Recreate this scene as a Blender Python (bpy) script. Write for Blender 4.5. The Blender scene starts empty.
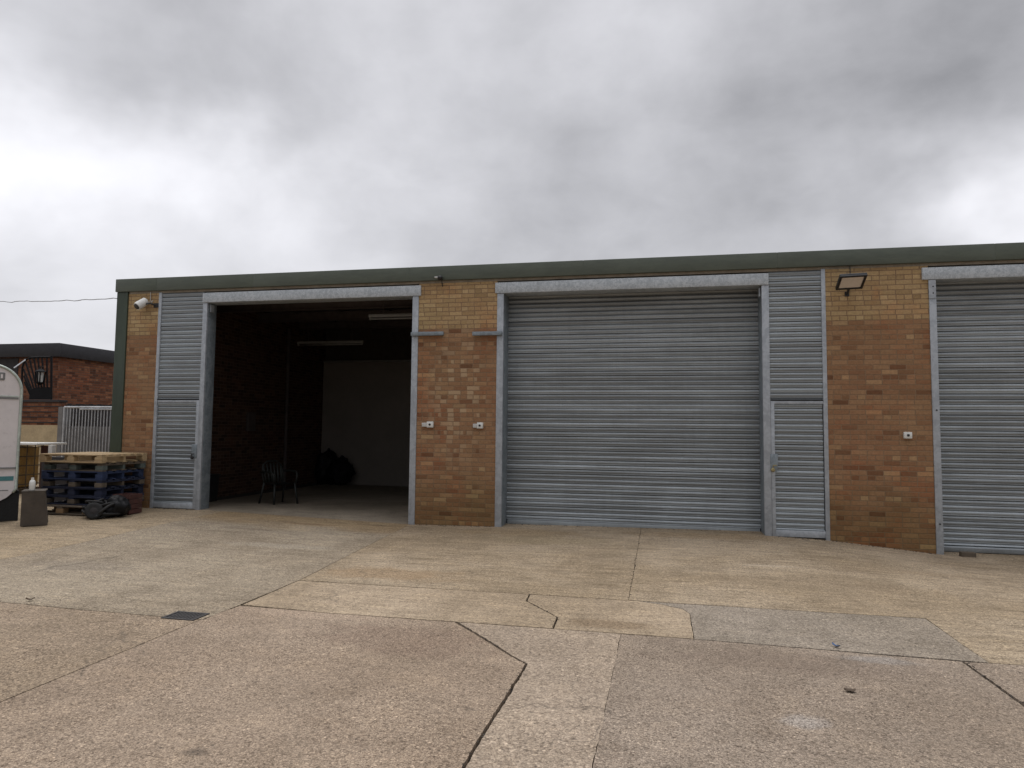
import bpy, bmesh, math, random
from mathutils import Vector, Matrix, noise as mnoise
R = math.radians
PI = math.pi
random.seed(7)
scn = bpy.context.scene
col = scn.collection

# ------------------------------------------------------------------ camera geometry
F, PITCH, ROLL, YAW, DIST, EYE = 690.0, 0.066058567, 0.010431313, 0.209981252, 11.1834, 1.6

def rot_dir(d):
    x, y, z = d
    c, s = math.cos(ROLL), math.sin(ROLL); x, y = c*x - s*y, s*x + c*y
    w = (x, -z, y)
    c, s = math.cos(PITCH), math.sin(PITCH); w = (w[0], c*w[1] - s*w[2], s*w[1] + c*w[2])
    c, s = math.cos(YAW), math.sin(YAW); w = (c*w[0] - s*w[1], s*w[0] + c*w[1], w[2])
    return Vector(w)

def ray(px, py):
    return rot_dir((px - 512, -(py - 384), -F))

def at(px, py, y):
    """world point where the measured sight line meets the vertical plane at depth y (facade = 0)"""
    w = ray(px, py); t = (DIST + y)/w.y
    return Vector((w.x*t, y, EYE + w.z*t))

def gnd(px, py, z=0.0):
    w = ray(px, py); t = (z - EYE)/w.z
    return Vector((w.x*t, w.y*t - DIST, z))

cam = bpy.data.cameras.new('camera')
cam.sensor_width = 36; cam.lens = F/1024*36; cam.clip_end = 3000; cam.clip_start = 0.05
co = bpy.data.objects.new('camera', cam); col.objects.link(co)
rx, ry, rz = rot_dir((1, 0, 0)), rot_dir((0, 1, 0)), rot_dir((0, 0, 1))
M = Matrix((rx, ry, rz)).transposed().to_4x4(); M.translation = (0, -DIST, EYE)
co.matrix_world = M
scn.camera = co

# ------------------------------------------------------------------ node helper
class NG:
    def __init__(s, nt): s.nt = nt; s.n = nt.nodes; s.l = nt.links
    def new(s, t, **k):
        n = s.n.new(t)
        for a, b in k.items(): setattr(n, a, b)
        return n
    def set(s, sock, v):
        if isinstance(v, bpy.types.NodeSocket): s.l.new(v, sock)
        elif v is not None:
            if isinstance(v, (tuple, list)) and sock.type == 'RGBA' and len(v) == 3: v = (*v, 1)
            sock.default_value = v
    def m(s, op, a, b=None, c=None, clamp=False):
        n = s.new('ShaderNodeMath', operation=op, use_clamp=clamp)
        s.set(n.inputs[0], a); s.set(n.inputs[1], b); s.set(n.inputs[2], c)
        return n.outputs[0]
    def vm(s, op, a, b=None, out=0):
        n = s.new('ShaderNodeVectorMath', operation=op)
        s.set(n.inputs[0], a); s.set(n.inputs[1], b)
        return n.outputs[out]
    def mix(s, f, a, b, bt='MIX'):
        n = s.new('ShaderNodeMix', data_type='RGBA', blend_type=bt)
        s.set(n.inputs[0], f); s.set(n.inputs[6], a); s.set(n.inputs[7], b)
        return n.outputs[2]
    def mr(s, v, a, b, c=0.0, d=1.0, smooth=True):
        n = s.new('ShaderNodeMapRange', interpolation_type='SMOOTHSTEP' if smooth else 'LINEAR')
        for i, x in enumerate((v, a, b, c, d)): s.set(n.inputs[i], x)
        return n.outputs[0]
    def xyz(s, v):
        n = s.new('ShaderNodeSeparateXYZ'); s.set(n.inputs[0], v); return n.outputs
    def comb(s, x, y, z):
        n = s.new('ShaderNodeCombineXYZ')
        for i, v in enumerate((x, y, z)): s.set(n.inputs[i], v)
        return n.outputs[0]
    def noise(s, vec, scale, detail=4.0, rough=0.55, dist=0.0, out=0):
        n = s.new('ShaderNodeTexNoise')
        s.set(n.inputs['Vector'], vec); n.inputs['Scale'].default_value = scale
        n.inputs['Detail'].default_value = detail; n.inputs['Roughness'].default_value = rough
        n.inputs['Distortion'].default_value = dist
        return n.outputs[out]
    def voro(s, vec, scale, feature='F1', out='Distance', rnd=1.0):
        n = s.new('ShaderNodeTexVoronoi', feature=feature)
        s.set(n.inputs['Vector'], vec); n.inputs['Scale'].default_value = scale
        n.inputs['Randomness'].default_value = rnd
        return n.outputs[out]
    def white(s, vec, out='Value'):
        n = s.new('ShaderNodeTexWhiteNoise', noise_dimensions='3D'); s.set(n.inputs['Vector'], vec)
        return n.outputs[out]
    def ramp(s, f, stops, interp='LINEAR'):
        n = s.new('ShaderNodeValToRGB'); cr = n.color_ramp; cr.interpolation = interp
        while len(cr.elements) < len(stops): cr.elements.new(0.5)
        for e, (p, c) in zip(cr.elements, stops): e.position = p; e.color = (*c, 1)
        s.set(n.inputs[0], f); return n.outputs[0]
    def bump(s, h, strength, dist):
        n = s.new('ShaderNodeBump'); s.set(n.inputs['Height'], h)
        n.inputs['Strength'].default_value = strength; n.inputs['Distance'].default_value = dist
        return n.outputs[0]
    def scale(s, v, sc):
        n = s.new('ShaderNodeVectorMath', operation='MULTIPLY'); s.set(n.inputs[0], v); n.inputs[1].default_value = sc
        return n.outputs[0]

def mat(name):
    m = bpy.data.materials.new(name); m.use_nodes = True
    g = NG(m.node_tree); b = m.node_tree.nodes['Principled BSDF']
    return m, g, b

def pos(g): return g.new('ShaderNodeNewGeometry').outputs['Position']
def objc(g): return g.new('ShaderNodeTexCoord').outputs['Object']

def simple(name, c, rough=0.6, metal=0.0, var=0.25, scale=6.0, spec=0.5, c2=None, bumps=0.0, streak=None):
    """a worn surface: base colour broken up by two scales of noise"""
    m, g, b = mat(name)
    p = objc(g)
    if streak: p = g.scale(p, streak)
    n1 = g.noise(p, scale, 6.0, 0.65)
    n2 = g.noise(p, scale*7, 3.0, 0.6)
    f = g.mr(g.m('ADD', g.m('MULTIPLY', n1, 0.65), g.m('MULTIPLY', n2, 0.35)), 0.33, 0.67)
    lo = tuple(x*(1 - var) for x in c); hi = c2 or tuple(min(1, x*(1 + var)) for x in c)
    g.set(b.inputs['Base Color'], g.mix(f, lo, hi))
    b.inputs['Metallic'].default_value = metal
    g.set(b.inputs['Roughness'], g.mr(n2, 0.2, 0.8, max(0.05, rough - 0.12), min(1, rough + 0.12)))
    b.inputs['Specular IOR Level'].default_value = spec
    if bumps: g.set(b.inputs['Normal'], g.bump(n2, bumps, 0.01))
    return m

def brick_mat(name, cols_low, cols_high=None, zsplit=99.0, mortar=(0.25, 0.165, 0.10), spots=False, grime=True):
    m, g, b = mat(name)
    P = pos(g); x, y, z = g.xyz(P)
    N = g.new('ShaderNodeNewGeometry').outputs['Normal']; nx, ny, nz = g.xyz(N)
    u = g.m('ADD', g.m('MULTIPLY', x, g.m('ABSOLUTE', ny)), g.m('MULTIPLY', y, g.m('ABSOLUTE', nx)))
    # slightly wavering courses
    wob = g.noise(g.comb(u, 0.0, z), 1.3, 2.0)
    v = g.m('DIVIDE', g.m('ADD', z, g.m('MULTIPLY', g.m('SUBTRACT', wob, 0.5), 0.006)), 0.075)
    row = g.m('FLOOR', v); fv = g.m('FRACT', v)
    hd = g.m('LESS_THAN', g.m('FLOORED_MODULO', row, 4.0), 0.5)        # every fourth course is headers
    L = g.m('SUBTRACT', 0.225, g.m('MULTIPLY', hd, 0.1125))
    off = g.m('MULTIPLY', g.m('FLOORED_MODULO', row, 2.0), 0.5)
    jit = g.m('MULTIPLY', g.white(g.comb(row, 3.3, 1.7)), 0.12)
    uu = g.m('ADD', g.m('DIVIDE', u, L), g.m('ADD', off, jit))
    cx = g.m('FLOOR', uu); fu = g.m('FRACT', uu)
    rnd = g.white(g.comb(cx, row, 0.5)); rnd2 = g.white(g.comb(cx, row, 7.5))
    du = g.m('MULTIPLY', g.m('MINIMUM', fu, g.m('SUBTRACT', 1.0, fu)), L)
    dv = g.m('MULTIPLY', g.m('MINIMUM', fv, g.m('SUBTRACT', 1.0, fv)), 0.075)
    ed = g.m('MINIMUM', du, dv)
    edn = g.m('ADD', ed, g.m('MULTIPLY', g.m('SUBTRACT', g.noise(P, 60.0, 2.0), 0.5), 0.004))
    face = g.mr(edn, 0.0035, 0.0075)
    low = g.ramp(rnd, cols_low)
    if cols_high:
        high = g.ramp(rnd, cols_high)
        zz = g.m('ADD', zsplit, 0.0)
        base = g.mix(g.m('GREATER_THAN', g.m('MULTIPLY', row, 0.075), zz), low, high)
    else: base = low
    # large soft patches of older brick, and brick to brick value changes
    patch = g.noise(P, 0.9, 3.0)
    base = g.mix(g.mr(patch, 0.35, 0.7, 0.0, 0.55), base, g.mix(1.0, base, (1.02, 1.14, 1.12), 'MULTIPLY'))
    base = g.mix(g.mr(g.noise(g.vm('ADD', P, (5, 2, 9)), 1.7, 4.0), 0.5, 0.72, 0.0, 0.7), base, g.mix(1.0, base, (1.08, 0.8, 0.72), 'MULTIPLY'))
    base = g.mix(1.0, base, g.ramp(rnd2, [(0, (0.78, 0.78, 0.78)), (0.10, (0.93, 0.93, 0.93)), (1, (1.07, 1.07, 1.07))]), 'MULTIPLY')
    base = g.mix(1.0, base, g.ramp(g.noise(P, 28.0, 4.0, 0.7), [(0.25, (0.75, 0.75, 0.75)), (0.75, (1.22, 1.22, 1.22))]), 'MULTIPLY')
    if spots:   # pale lime bloom left on part of the middle pier
        d = g.vm('DISTANCE', g.scale(P, (1.0, 1.0, 0.45)), (-3.3, 0.0, 1.0), out=1)
        sm = g.m('MULTIPLY', g.mr(d, 0.15, 0.75, 1.0, 0.0), g.m('GREATER_THAN', g.white(g.comb(g.m('FLOOR', g.m('MULTIPLY', uu, 2.0)), row, 13.0)), 0.72))
        base = g.mix(g.m('MULTIPLY', sm, 0.5), base, (0.50, 0.38, 0.24))
    mort = g.mix(g.noise(P, 9.0, 3.0), tuple(c*0.65 for c in mortar), tuple(c*1.25 for c in mortar))
    c = g.mix(face, mort, base)
    if grime:   # splash dirt above the ground line, with a ragged top
        gz = g.m('ADD', z, g.m('MULTIPLY', g.m('SUBTRACT', g.noise(P, 2.2, 4.0), 0.5), 0.9))
        c = g.mix(g.mr(gz, 0.1, 1.1, 0.8, 0.0), c, g.mix(1.0, c, (0.66, 0.68, 0.55), 'MULTIPLY'))
    g.set(b.inputs['Base Color'], c)
    b.inputs['Roughness'].default_value = 0.9; b.inputs['Specular IOR Level'].default_value = 0.2
    h = g.m('ADD', g.m('MULTIPLY', face, 1.0), g.m('MULTIPLY', g.noise(P, 70.0, 3.0), 0.35))
    g.set(b.inputs['Normal'], g.bump(h, 0.8, 0.008))
    return m

def concrete(name, c1, c2, agg=0.5, aggsize=55.0, streaks=0.3, stains=(), rough=0.9, doorway=None):
    m, g, b = mat(name)
    P = pos(g); x, y, z = g.xyz(P); Q = g.comb(x, y, 0.0)
    big = g.noise(Q, 0.45, 5.0, 0.6, 0.4); med = g.noise(g.vm('ADD', Q, (9, 4, 0)), 2.6, 6.0, 0.68)
    c = g.mix(g.mr(big, 0.36, 0.64), c1, c2)
    c = g.mix(1.0, c, g.ramp(med, [(0.28, (0.80, 0.79, 0.77)), (0.5, (1, 1, 1)), (0.74, (1.14, 1.13, 1.10))]), 'MULTIPLY')
    fg = g.noise(g.vm('ADD', Q, (2, 7, 0)), 24.0, 4.0, 0.75)
    c = g.mix(1.0, c, g.ramp(fg, [(0.28, (0.74, 0.73, 0.71)), (0.5, (1, 1, 1)), (0.72, (1.2, 1.2, 1.18))]), 'MULTIPLY')
    st = g.noise(g.scale(Q, (1.2, 9.0, 1)), 1.0, 5.0, 0.7)
    st2 = g.noise(g.scale(Q, (3.0, 30.0, 1)), 1.0, 3.0, 0.7)
    stm = g.m('ADD', g.m('MULTIPLY', st, 0.6), g.m('MULTIPLY', st2, 0.4))
    c = g.mix(streaks, c, g.mix(1.0, c, g.ramp(stm, [(0.34, (0.58, 0.55, 0.5)), (0.5, (1, 1, 1)), (0.66, (1.35, 1.32, 1.25))]), 'MULTIPLY'))
    for (sx, sy, rxx, ryy, sc, am) in stains:
        d = g.vm('LENGTH', g.scale(g.vm('SUBTRACT', g.vm('ADD', Q, g.scale(g.vm('SUBTRACT', g.noise(Q, 4.0, 4.0, out=1), (0.5, 0.5, 0.5)), (rxx*1.6, ryy*1.6, 0))), (sx, sy, 0)), (1/rxx, 1/ryy, 1)), out=1)
        c = g.mix(g.mr(d, 0.45, 1.1, am, 0.0), c, sc)
    # exposed stones
    vc = g.voro(Q, aggsize, out='Color'); vr = g.xyz(vc)[0]
    vd = g.voro(Q, aggsize, out='Distance')
    vc2 = g.voro(Q, aggsize*2.3, out='Color'); vr2 = g.xyz(vc2)[1]
    stone = g.ramp(vr, [(0, (0.32, 0.29, 0.27)), (0.10, (0.72, 0.69, 0.66)), (0.25, (0.94, 0.92, 0.90)), (0.75, (1.05, 1.05, 1.04)), (0.95, (1.22, 1.22, 1.21)), (1, (1.75, 1.74, 1.72))])
    stone2 = g.ramp(vr2, [(0, (0.5, 0.48, 0.46)), (0.5, (1, 1, 1)), (1, (1.45, 1.43, 1.4))])
    wear = g.mr(g.noise(Q, 1.1, 4.0), 0.3, 0.65, 0.75, 1.0)
    gap = g.mr(vd, 0.45, 0.75, 1.0, 0.62)
    c = g.mix(g.m('MULTIPLY', wear, agg), c, g.mix(1.0, g.mix(1.0, c, stone, 'MULTIPLY'), stone2, 'MULTIPLY'))
    c = g.mix(agg*0.8, c, g.mix(1.0, c, gap, 'MULTIPLY'))
    # scattered dark pits and specks
    sp = g.voro(g.vm('ADD', Q, (3, 1, 0)), 21.0, out='Distance')
    spr = g.xyz(g.voro(g.vm('ADD', Q, (3, 1, 0)), 21.0, out='Color'))[0]
    c = g.mix(g.m('MULTIPLY', g.mr(sp, 0.10, 0.22, 0.6, 0.0), g.m('GREATER_THAN', spr, 0.72)), c, (0.05, 0.042, 0.036))
    # old tyre rubber and drips worn into the surface, in long soft bands
    ty_ = g.noise(g.vm('ADD', g.scale(Q, (2.2, 0.35, 1)), (4, 1, 0)), 1.0, 4.0, 0.6, 0.8)
    c = g.mix(g.mr(ty_, 0.56, 0.74, 0.0, 0.32), c, g.mix(1.0, c, (0.70, 0.68, 0.66), 'MULTIPLY'))
    dp = g.noise(g.vm('ADD', Q, (12, 3, 0)), 5.5, 5.0, 0.7)
    c = g.mix(g.mr(dp, 0.66, 0.76, 0.0, 0.5), c, g.mix(1.0, c, (0.62, 0.58, 0.54), 'MULTIPLY'))
    # hairline crazing
    ck = g.voro(g.vm('ADD', Q, g.scale(g.noise(Q, 3.0, 3.0, out=1), (0.5, 0.5, 0))), 0.55, 'DISTANCE_TO_EDGE')
    ckm = g.m('MULTIPLY', g.mr(ck, 0.0, 0.006, 0.45, 0.0), g.mr(g.noise(Q, 0.8, 2.0), 0.5, 0.6))
    c = g.mix(ckm, c, (0.06, 0.05, 0.04))
    if doorway:   # dried mud tracked through the doorway
        yy = g.m('ADD', y, g.m('MULTIPLY', g.m('SUBTRACT', g.noise(g.scale(Q, (0.7, 2.0, 1)), 1.3, 5.0), 0.5), 1.6))
        c = g.mix(g.mr(yy, -1.5, -0.5, 0.0, 0.8), c, g.mix(1.0, c, doorway, 'MULTIPLY'))
    g.set(b.inputs['Base Color'], c)
    b.inputs['Roughness'].default_value = rough; b.inputs['Specular IOR Level'].default_value = 0.25
    h = g.m('ADD', g.m('MULTIPLY', g.m('SUBTRACT', 1.0, vd), agg), g.m('ADD', g.m('MULTIPLY', st2, 0.5), med))
    g.set(b.inputs['Normal'], g.bump(h, 0.5, 0.006))
    return m

def shutter_mat(name, lo, hi, pitch=0.0787):
    m, g, b = mat(name)
    P = pos(g); x, y, z = g.xyz(P)
    row = g.m('FLOOR', g.m('DIVIDE', z, pitch))
    rn = g.white(g.comb(row, 1.0, 2.0))
    st = g.noise(g.comb(g.m('MULTIPLY', x, 0.9), g.m('MULTIPLY', row, 3.17), g.m('MULTIPLY', z, 6.0)), 1.0, 5.0, 0.65)
    big = g.noise(g.comb(x, 0.0, g.m('MULTIPLY', z, 1.4)), 0.8, 4.0, 0.6)
    dr = g.noise(g.comb(g.m('MULTIPLY', x, 14.0), 0.0, g.m('MULTIPLY', z, 0.7)), 1.0, 4.0, 0.6)
    f = g.m('ADD', g.m('MULTIPLY', rn, 0.20), g.m('ADD', g.m('MULTIPLY', st, 0.56), g.m('ADD', g.m('MULTIPLY', big, 0.18), g.m('MULTIPLY', dr, 0.10))))
    c = g.mix(g.mr(f, 0.36, 0.76), lo, hi)
    fine = g.noise(P, 90.0, 2.0)
    c = g.mix(1.0, c, g.ramp(fine, [(0.3, (0.86, 0.86, 0.86)), (0.7, (1.1, 1.1, 1.1))]), 'MULTIPLY')
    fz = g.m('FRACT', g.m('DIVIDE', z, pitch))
    dirt_shade = g.m('MULTIPLY', g.mr(fz, 0.0, 0.16, 1.0, 0.0), g.mr(st, 0.3, 0.6, 0.5, 0.95))  # groove dirt, also painting in the shadow line between slats
    c = g.mix(dirt_shade, c, (0.09, 0.085, 0.08))
    g.set(b.inputs['Base Color'], c)
    b.inputs['Metallic'].default_value = 0.5
    g.set(b.inputs['Roughness'], g.mr(f, 0.3, 0.8, 0.42, 0.62))
    return m

def galv_mat(name, lo, hi, metal=0.3, cell=22.0, rough=0.5):
    m, g, b = mat(name)
    P = pos(g)
    v = g.xyz(g.voro(P, cell, out='Color'))[0]
    v2 = g.xyz(g.voro(P, cell*2.7, out='Color'))[1]
    n = g.noise(P, 2.2, 5.0, 0.65)
    f = g.m('ADD', g.m('MULTIPLY', v, 0.32), g.m('ADD', g.m('MULTIPLY', v2, 0.28), g.m('MULTIPLY', n, 0.4)))
    c = g.mix(g.mr(f, 0.25, 0.75), lo, hi)
    run = g.noise(g.scale(P, (11.0, 11.0, 0.8)), 1.0, 4.0, 0.6)
    c = g.mix(g.mr(run, 0.55, 0.75, 0.0, 0.35), c, tuple(k*0.6 for k in lo))
    g.set(b.inputs['Base Color'], c); b.inputs['Metallic'].default_value = metal
    g.set(b.inputs['Roughness'], g.mr(v, 0, 1, rough - 0.1, rough + 0.12))
    return m

def wood_mat(name, lo, hi, axis=0):
    m, g, b = mat(name)
    p = objc(g); sc = [14.0, 14.0, 14.0]; sc[axis] = 1.2
    n = g.noise(g.scale(p, tuple(sc)), 2.0, 5.0, 0.65); n2 = g.noise(p, 3.0, 4.0)
    f = g.mr(g.m('ADD', g.m('MULTIPLY', n, 0.6), g.m('MULTIPLY', n2, 0.4)), 0.33, 0.67)
    g.set(b.inputs['Base Color'], g.mix(f, lo, hi)); b.inputs['Roughness'].default_value = 0.8
    g.set(b.inputs['Normal'], g.bump(n, 0.4, 0.004))
    return m

# ------------------------------------------------------------------ materials
BR_LOW = [(0.0, (0.165, 0.078, 0.040)), (0.05, (0.24, 0.124, 0.066)), (0.5, (0.272, 0.147, 0.078)), (0.88, (0.292, 0.166, 0.090)), (0.97, (0.345, 0.205, 0.108)), (1.0, (0.375, 0.24, 0.13))]
BR_HIGH = [(0.0, (0.33, 0.215, 0.108)), (0.3, (0.365, 0.242, 0.122)), (0.75, (0.388, 0.262, 0.135)), (1.0, (0.425, 0.295, 0.157))]
BR_NB = [(0.0, (0.09, 0.038, 0.024)), (0.3, (0.15, 0.058, 0.033)), (0.7, (0.20, 0.078, 0.042)), (1.0, (0.25, 0.11, 0.06))]
MT = dict(
    brick=brick_mat('brick', BR_LOW, BR_HIGH, 3.27, spots=True),
    brick_nb=brick_mat('brick_dark_red', BR_NB, mortar=(0.12, 0.09, 0.07), grime=False),
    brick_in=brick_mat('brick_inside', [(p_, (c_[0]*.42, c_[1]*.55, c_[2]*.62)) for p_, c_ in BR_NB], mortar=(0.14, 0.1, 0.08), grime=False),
    green=simple('green_metal', (0.076, 0.090, 0.068), 0.5, 0.0, 0.16, 1.5, streak=(1, 1, 4)),
    green_dk=simple('dark_green_metal', (0.036, 0.052, 0.034), 0.5, 0.0, 0.25, 3.0, streak=(3, 3, .6)),
    soffit=simple('soffit_board', (0.26, 0.225, 0.175), 0.9),
    galv=galv_mat('galvanised_lintel', (0.33, 0.362, 0.385), (0.50, 0.535, 0.56), 0.2, 30.0),
    post=galv_mat('grey_steel_post', (0.30, 0.325, 0.352), (0.40, 0.428, 0.458), 0.2, 9.0),
    reveal=galv_mat('grey_steel_channel', (0.17, 0.20, 0.222), (0.25, 0.285, 0.31), 0.3, 9.0),
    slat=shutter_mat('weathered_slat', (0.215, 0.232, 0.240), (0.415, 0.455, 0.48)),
    doorslat=shutter_mat('weathered_door_slat', (0.225, 0.243, 0.252), (0.35, 0.388, 0.41)),
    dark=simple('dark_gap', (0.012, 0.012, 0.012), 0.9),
    black=simple('black_plastic', (0.014, 0.014, 0.015), 0.45, scale=12),
    blackiron=simple('black_iron', (0.008, 0.008, 0.009), 0.7, spec=.2),
    white=simple('white_plastic', (0.62, 0.62, 0.59), 0.4, var=0.12),
    greyplastic=simple('pale_grey_plastic', (0.5, 0.5, 0.48), 0.5, var=0.15),
    roof=simple('roof_sheet', (0.10, 0.10, 0.095), 0.8),
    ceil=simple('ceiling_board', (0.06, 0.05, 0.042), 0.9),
    steel_in=simple('rusty_beam', (0.07, 0.055, 0.05), 0.7),
    panel=simple('off_white_board', (0.21, 0.185, 0.158), 0.8, var=0.1, scale=1.2),
    tube=simple('lamp_housing', (0.20, 0.195, 0.18), 0.4, var=0.08),
    nbfascia=simple('black_fascia', (0.020, 0.020, 0.024), 0.55, var=0.3),
    cream=simple('cream_block', (0.42, 0.33, 0.20), 0.9, var=0.2, scale=3.0, bumps=0.3),
    silver=simple('silver_tube', (0.42, 0.43, 0.44), 0.4, 0.5),
    greysheet=simple('grey_sheet', (0.16, 0.155, 0.15), 0.7, var=0.15),
    fence=simple('dark_boards', (0.03, 0.026, 0.026), 0.85),
    caravan=simple('caravan_skin', (0.58, 0.54, 0.53), 0.35, var=0.07, scale=1.5),
    rim=simple('caravan_rail', (0.42, 0.47, 0.42), 0.4, 0.3),
    teal=simple('teal_stripe', (0.05, 0.17, 0.18), 0.5),
    greyline=simple('grey_trim', (0.16, 0.16, 0.155), 0.5),
    rubber=simple('rubber', (0.015, 0.015, 0.015), 0.8),
    ibc=simple('yellowed_tank', (0.40, 0.235, 0.07), 0.5, var=0.3, scale=3.0, c2=(0.48, 0.32, 0.12)),
    cage=simple('tank_cage', (0.10, 0.085, 0.065), 0.5, 0.4),
    ply=simple('brown_board', (0.056, 0.044, 0.033), 0.85, var=0.3, scale=4.0),
    drain=simple('cast_iron', (0.016, 0.014, 0.014), 0.6, var=0.4, scale=20),
    blue=simple('blue_film', (0.035, 0.075, 0.17), 0.4),
    leaf=simple('dead_leaf', (0.07, 0.045, 0.025), 0.8),
    brass=simple('brass_lock', (0.30, 0.25, 0.12), 0.4, 0.6),
    glassy=simple('lamp_glass', (0.72, 0.66, 0.60), 0.2, var=0.05),
    bag=simple('black_bag', (0.010, 0.010, 0.011), 0.5, scale=10, spec=.15),
    chairp=simple('dark_green_plastic', (0.011, 0.013, 0.011), 0.6),
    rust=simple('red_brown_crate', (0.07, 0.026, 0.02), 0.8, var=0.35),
    wood=wood_mat('pale_pallet_wood', (0.30, 0.205, 0.105), (0.46, 0.34, 0.19)),
    woodmid=wood_mat('brown_pallet_wood', (0.16, 0.10, 0.05), (0.26, 0.17, 0.09)),
    woodold=wood_mat('old_pallet_wood', (0.06, 0.047, 0.033), (0.13, 0.10, 0.07)),
    woodgreen=wood_mat('greyed_green_pallet_wood', (0.05, 0.065, 0.06), (0.12, 0.14, 0.125)),
    woodblue=wood_mat('blue_painted_wood', (0.010, 0.017, 0.046), (0.022, 0.038, 0.092)),
    woodnavy=wood_mat('dark_blue_painted_wood', (0.007, 0.009, 0.022), (0.015, 0.021, 0.05)),
    dirt_shade=simple('joint_dirt', (0.040, 0.033, 0.026), 0.95, var=0.5, scale=8, bumps=0.5),
    earth=concrete('far_ground', (0.22, 0.17, 0.12), (0.27, 0.21, 0.15), 0.5, 40),
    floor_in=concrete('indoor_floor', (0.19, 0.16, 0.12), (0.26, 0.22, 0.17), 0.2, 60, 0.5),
)
BL = (0.035, 0.03, 0.027)
MT['s_grey'] = concrete('grey_slab', (0.250, 0.206, 0.152), (0.310, 0.262, 0.198), 0.8, 70, 0.6, doorway=(1.08, 0.93, 0.70), stains=((-6.2, -1.5, .5, .12, (0.15, 0.12, 0.09), 0.5), (-5.0, -2.6, .9, .2, (0.33, 0.29, 0.23), 0.5), (-6.5, -4.4, .8, .3, (0.20, 0.17, 0.135), 0.5), (-5.6, -.7, .5, .1, (0.17, 0.12, 0.075), 0.6), (-4.5, -.35, .35, .06, (0.10, 0.08, 0.06), 0.7)))
MT['s_tan'] = concrete('tan_slab', (0.262, 0.205, 0.138), (0.345, 0.280, 0.202), 0.75, 75, 0.85,
                        stains=((-2.2, -.5, 1.2, .5, (0.25, 0.18, 0.10), 0.5), (0.6, -.3, 1.4, .35, (0.27, 0.19, 0.105), 0.4), (-2.9, -3.9, .9, .35, (0.27, 0.185, 0.105), 0.6), (-1.6, -1.2, 1.1, .5, (0.235, 0.185, 0.11), 0.45), (1.6, -3.2, 1.4, .25, (0.24, 0.185, 0.125), 0.4), (3.0, -2.2, 1.2, .2, (0.25, 0.19, 0.125), 0.45), (1.2, -2.4, .5, .06, (0.45, 0.38, 0.29), 0.6)))
MT['s_tan2'] = concrete('left_tan_slab', (0.26, 0.203, 0.132), (0.335, 0.268, 0.186), 0.7, 70, 0.7)
MT['s_brown'] = concrete('brown_exposed_slab', (0.262, 0.202, 0.149), (0.302, 0.238, 0.180), 0.9, 92, 0.15,
                         stains=((-2.24, -8.07, 0.09, 0.06, BL, 0.5), (-2.95, -5.62, 0.85, 0.14, (0.36, 0.28, 0.21), 0.7), (-1.9, -6.1, 0.8, 0.4, (0.19, 0.135, 0.10), 0.5)))
MT['s_left'] = concrete('left_exposed_slab', (0.25, 0.194, 0.138), (0.30, 0.236, 0.174), .95, 78, 0.2)
MT['s_beige'] = concrete('beige_smooth_slab', (0.285, 0.229, 0.174), (0.335, 0.272, 0.211), 0.7, 65, 0.25)
MT['s_strip'] = concrete('beige_strip', (0.29, 0.228, 0.158), (0.36, 0.288, 0.208), 0.6, 65, 0.6,
                         stains=((-0.42, -5.3, 0.42, 0.16, (0.20, 0.145, 0.09), 0.7),))
MT['s_greyR'] = concrete('grey_patch', (0.225, 0.192, 0.152), (0.28, 0.24, 0.195), 0.8, 75, 0.3)
MT['s_right'] = concrete('right_exposed_slab', (0.236, 0.189, 0.146), (0.276, 0.226, 0.180), 0.9, 92, 0.15,
                         stains=((0.77, -6.98, 0.17, 0.12, (0.33, 0.31, 0.29), 0.5), (1.5, -5.75, 0.3, 0.1, (0.27, 0.25, 0.23), 0.6), (0.9, -5.95, 1.1, 0.3, (0.17, 0.13, 0.10), 0.45)))

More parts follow.
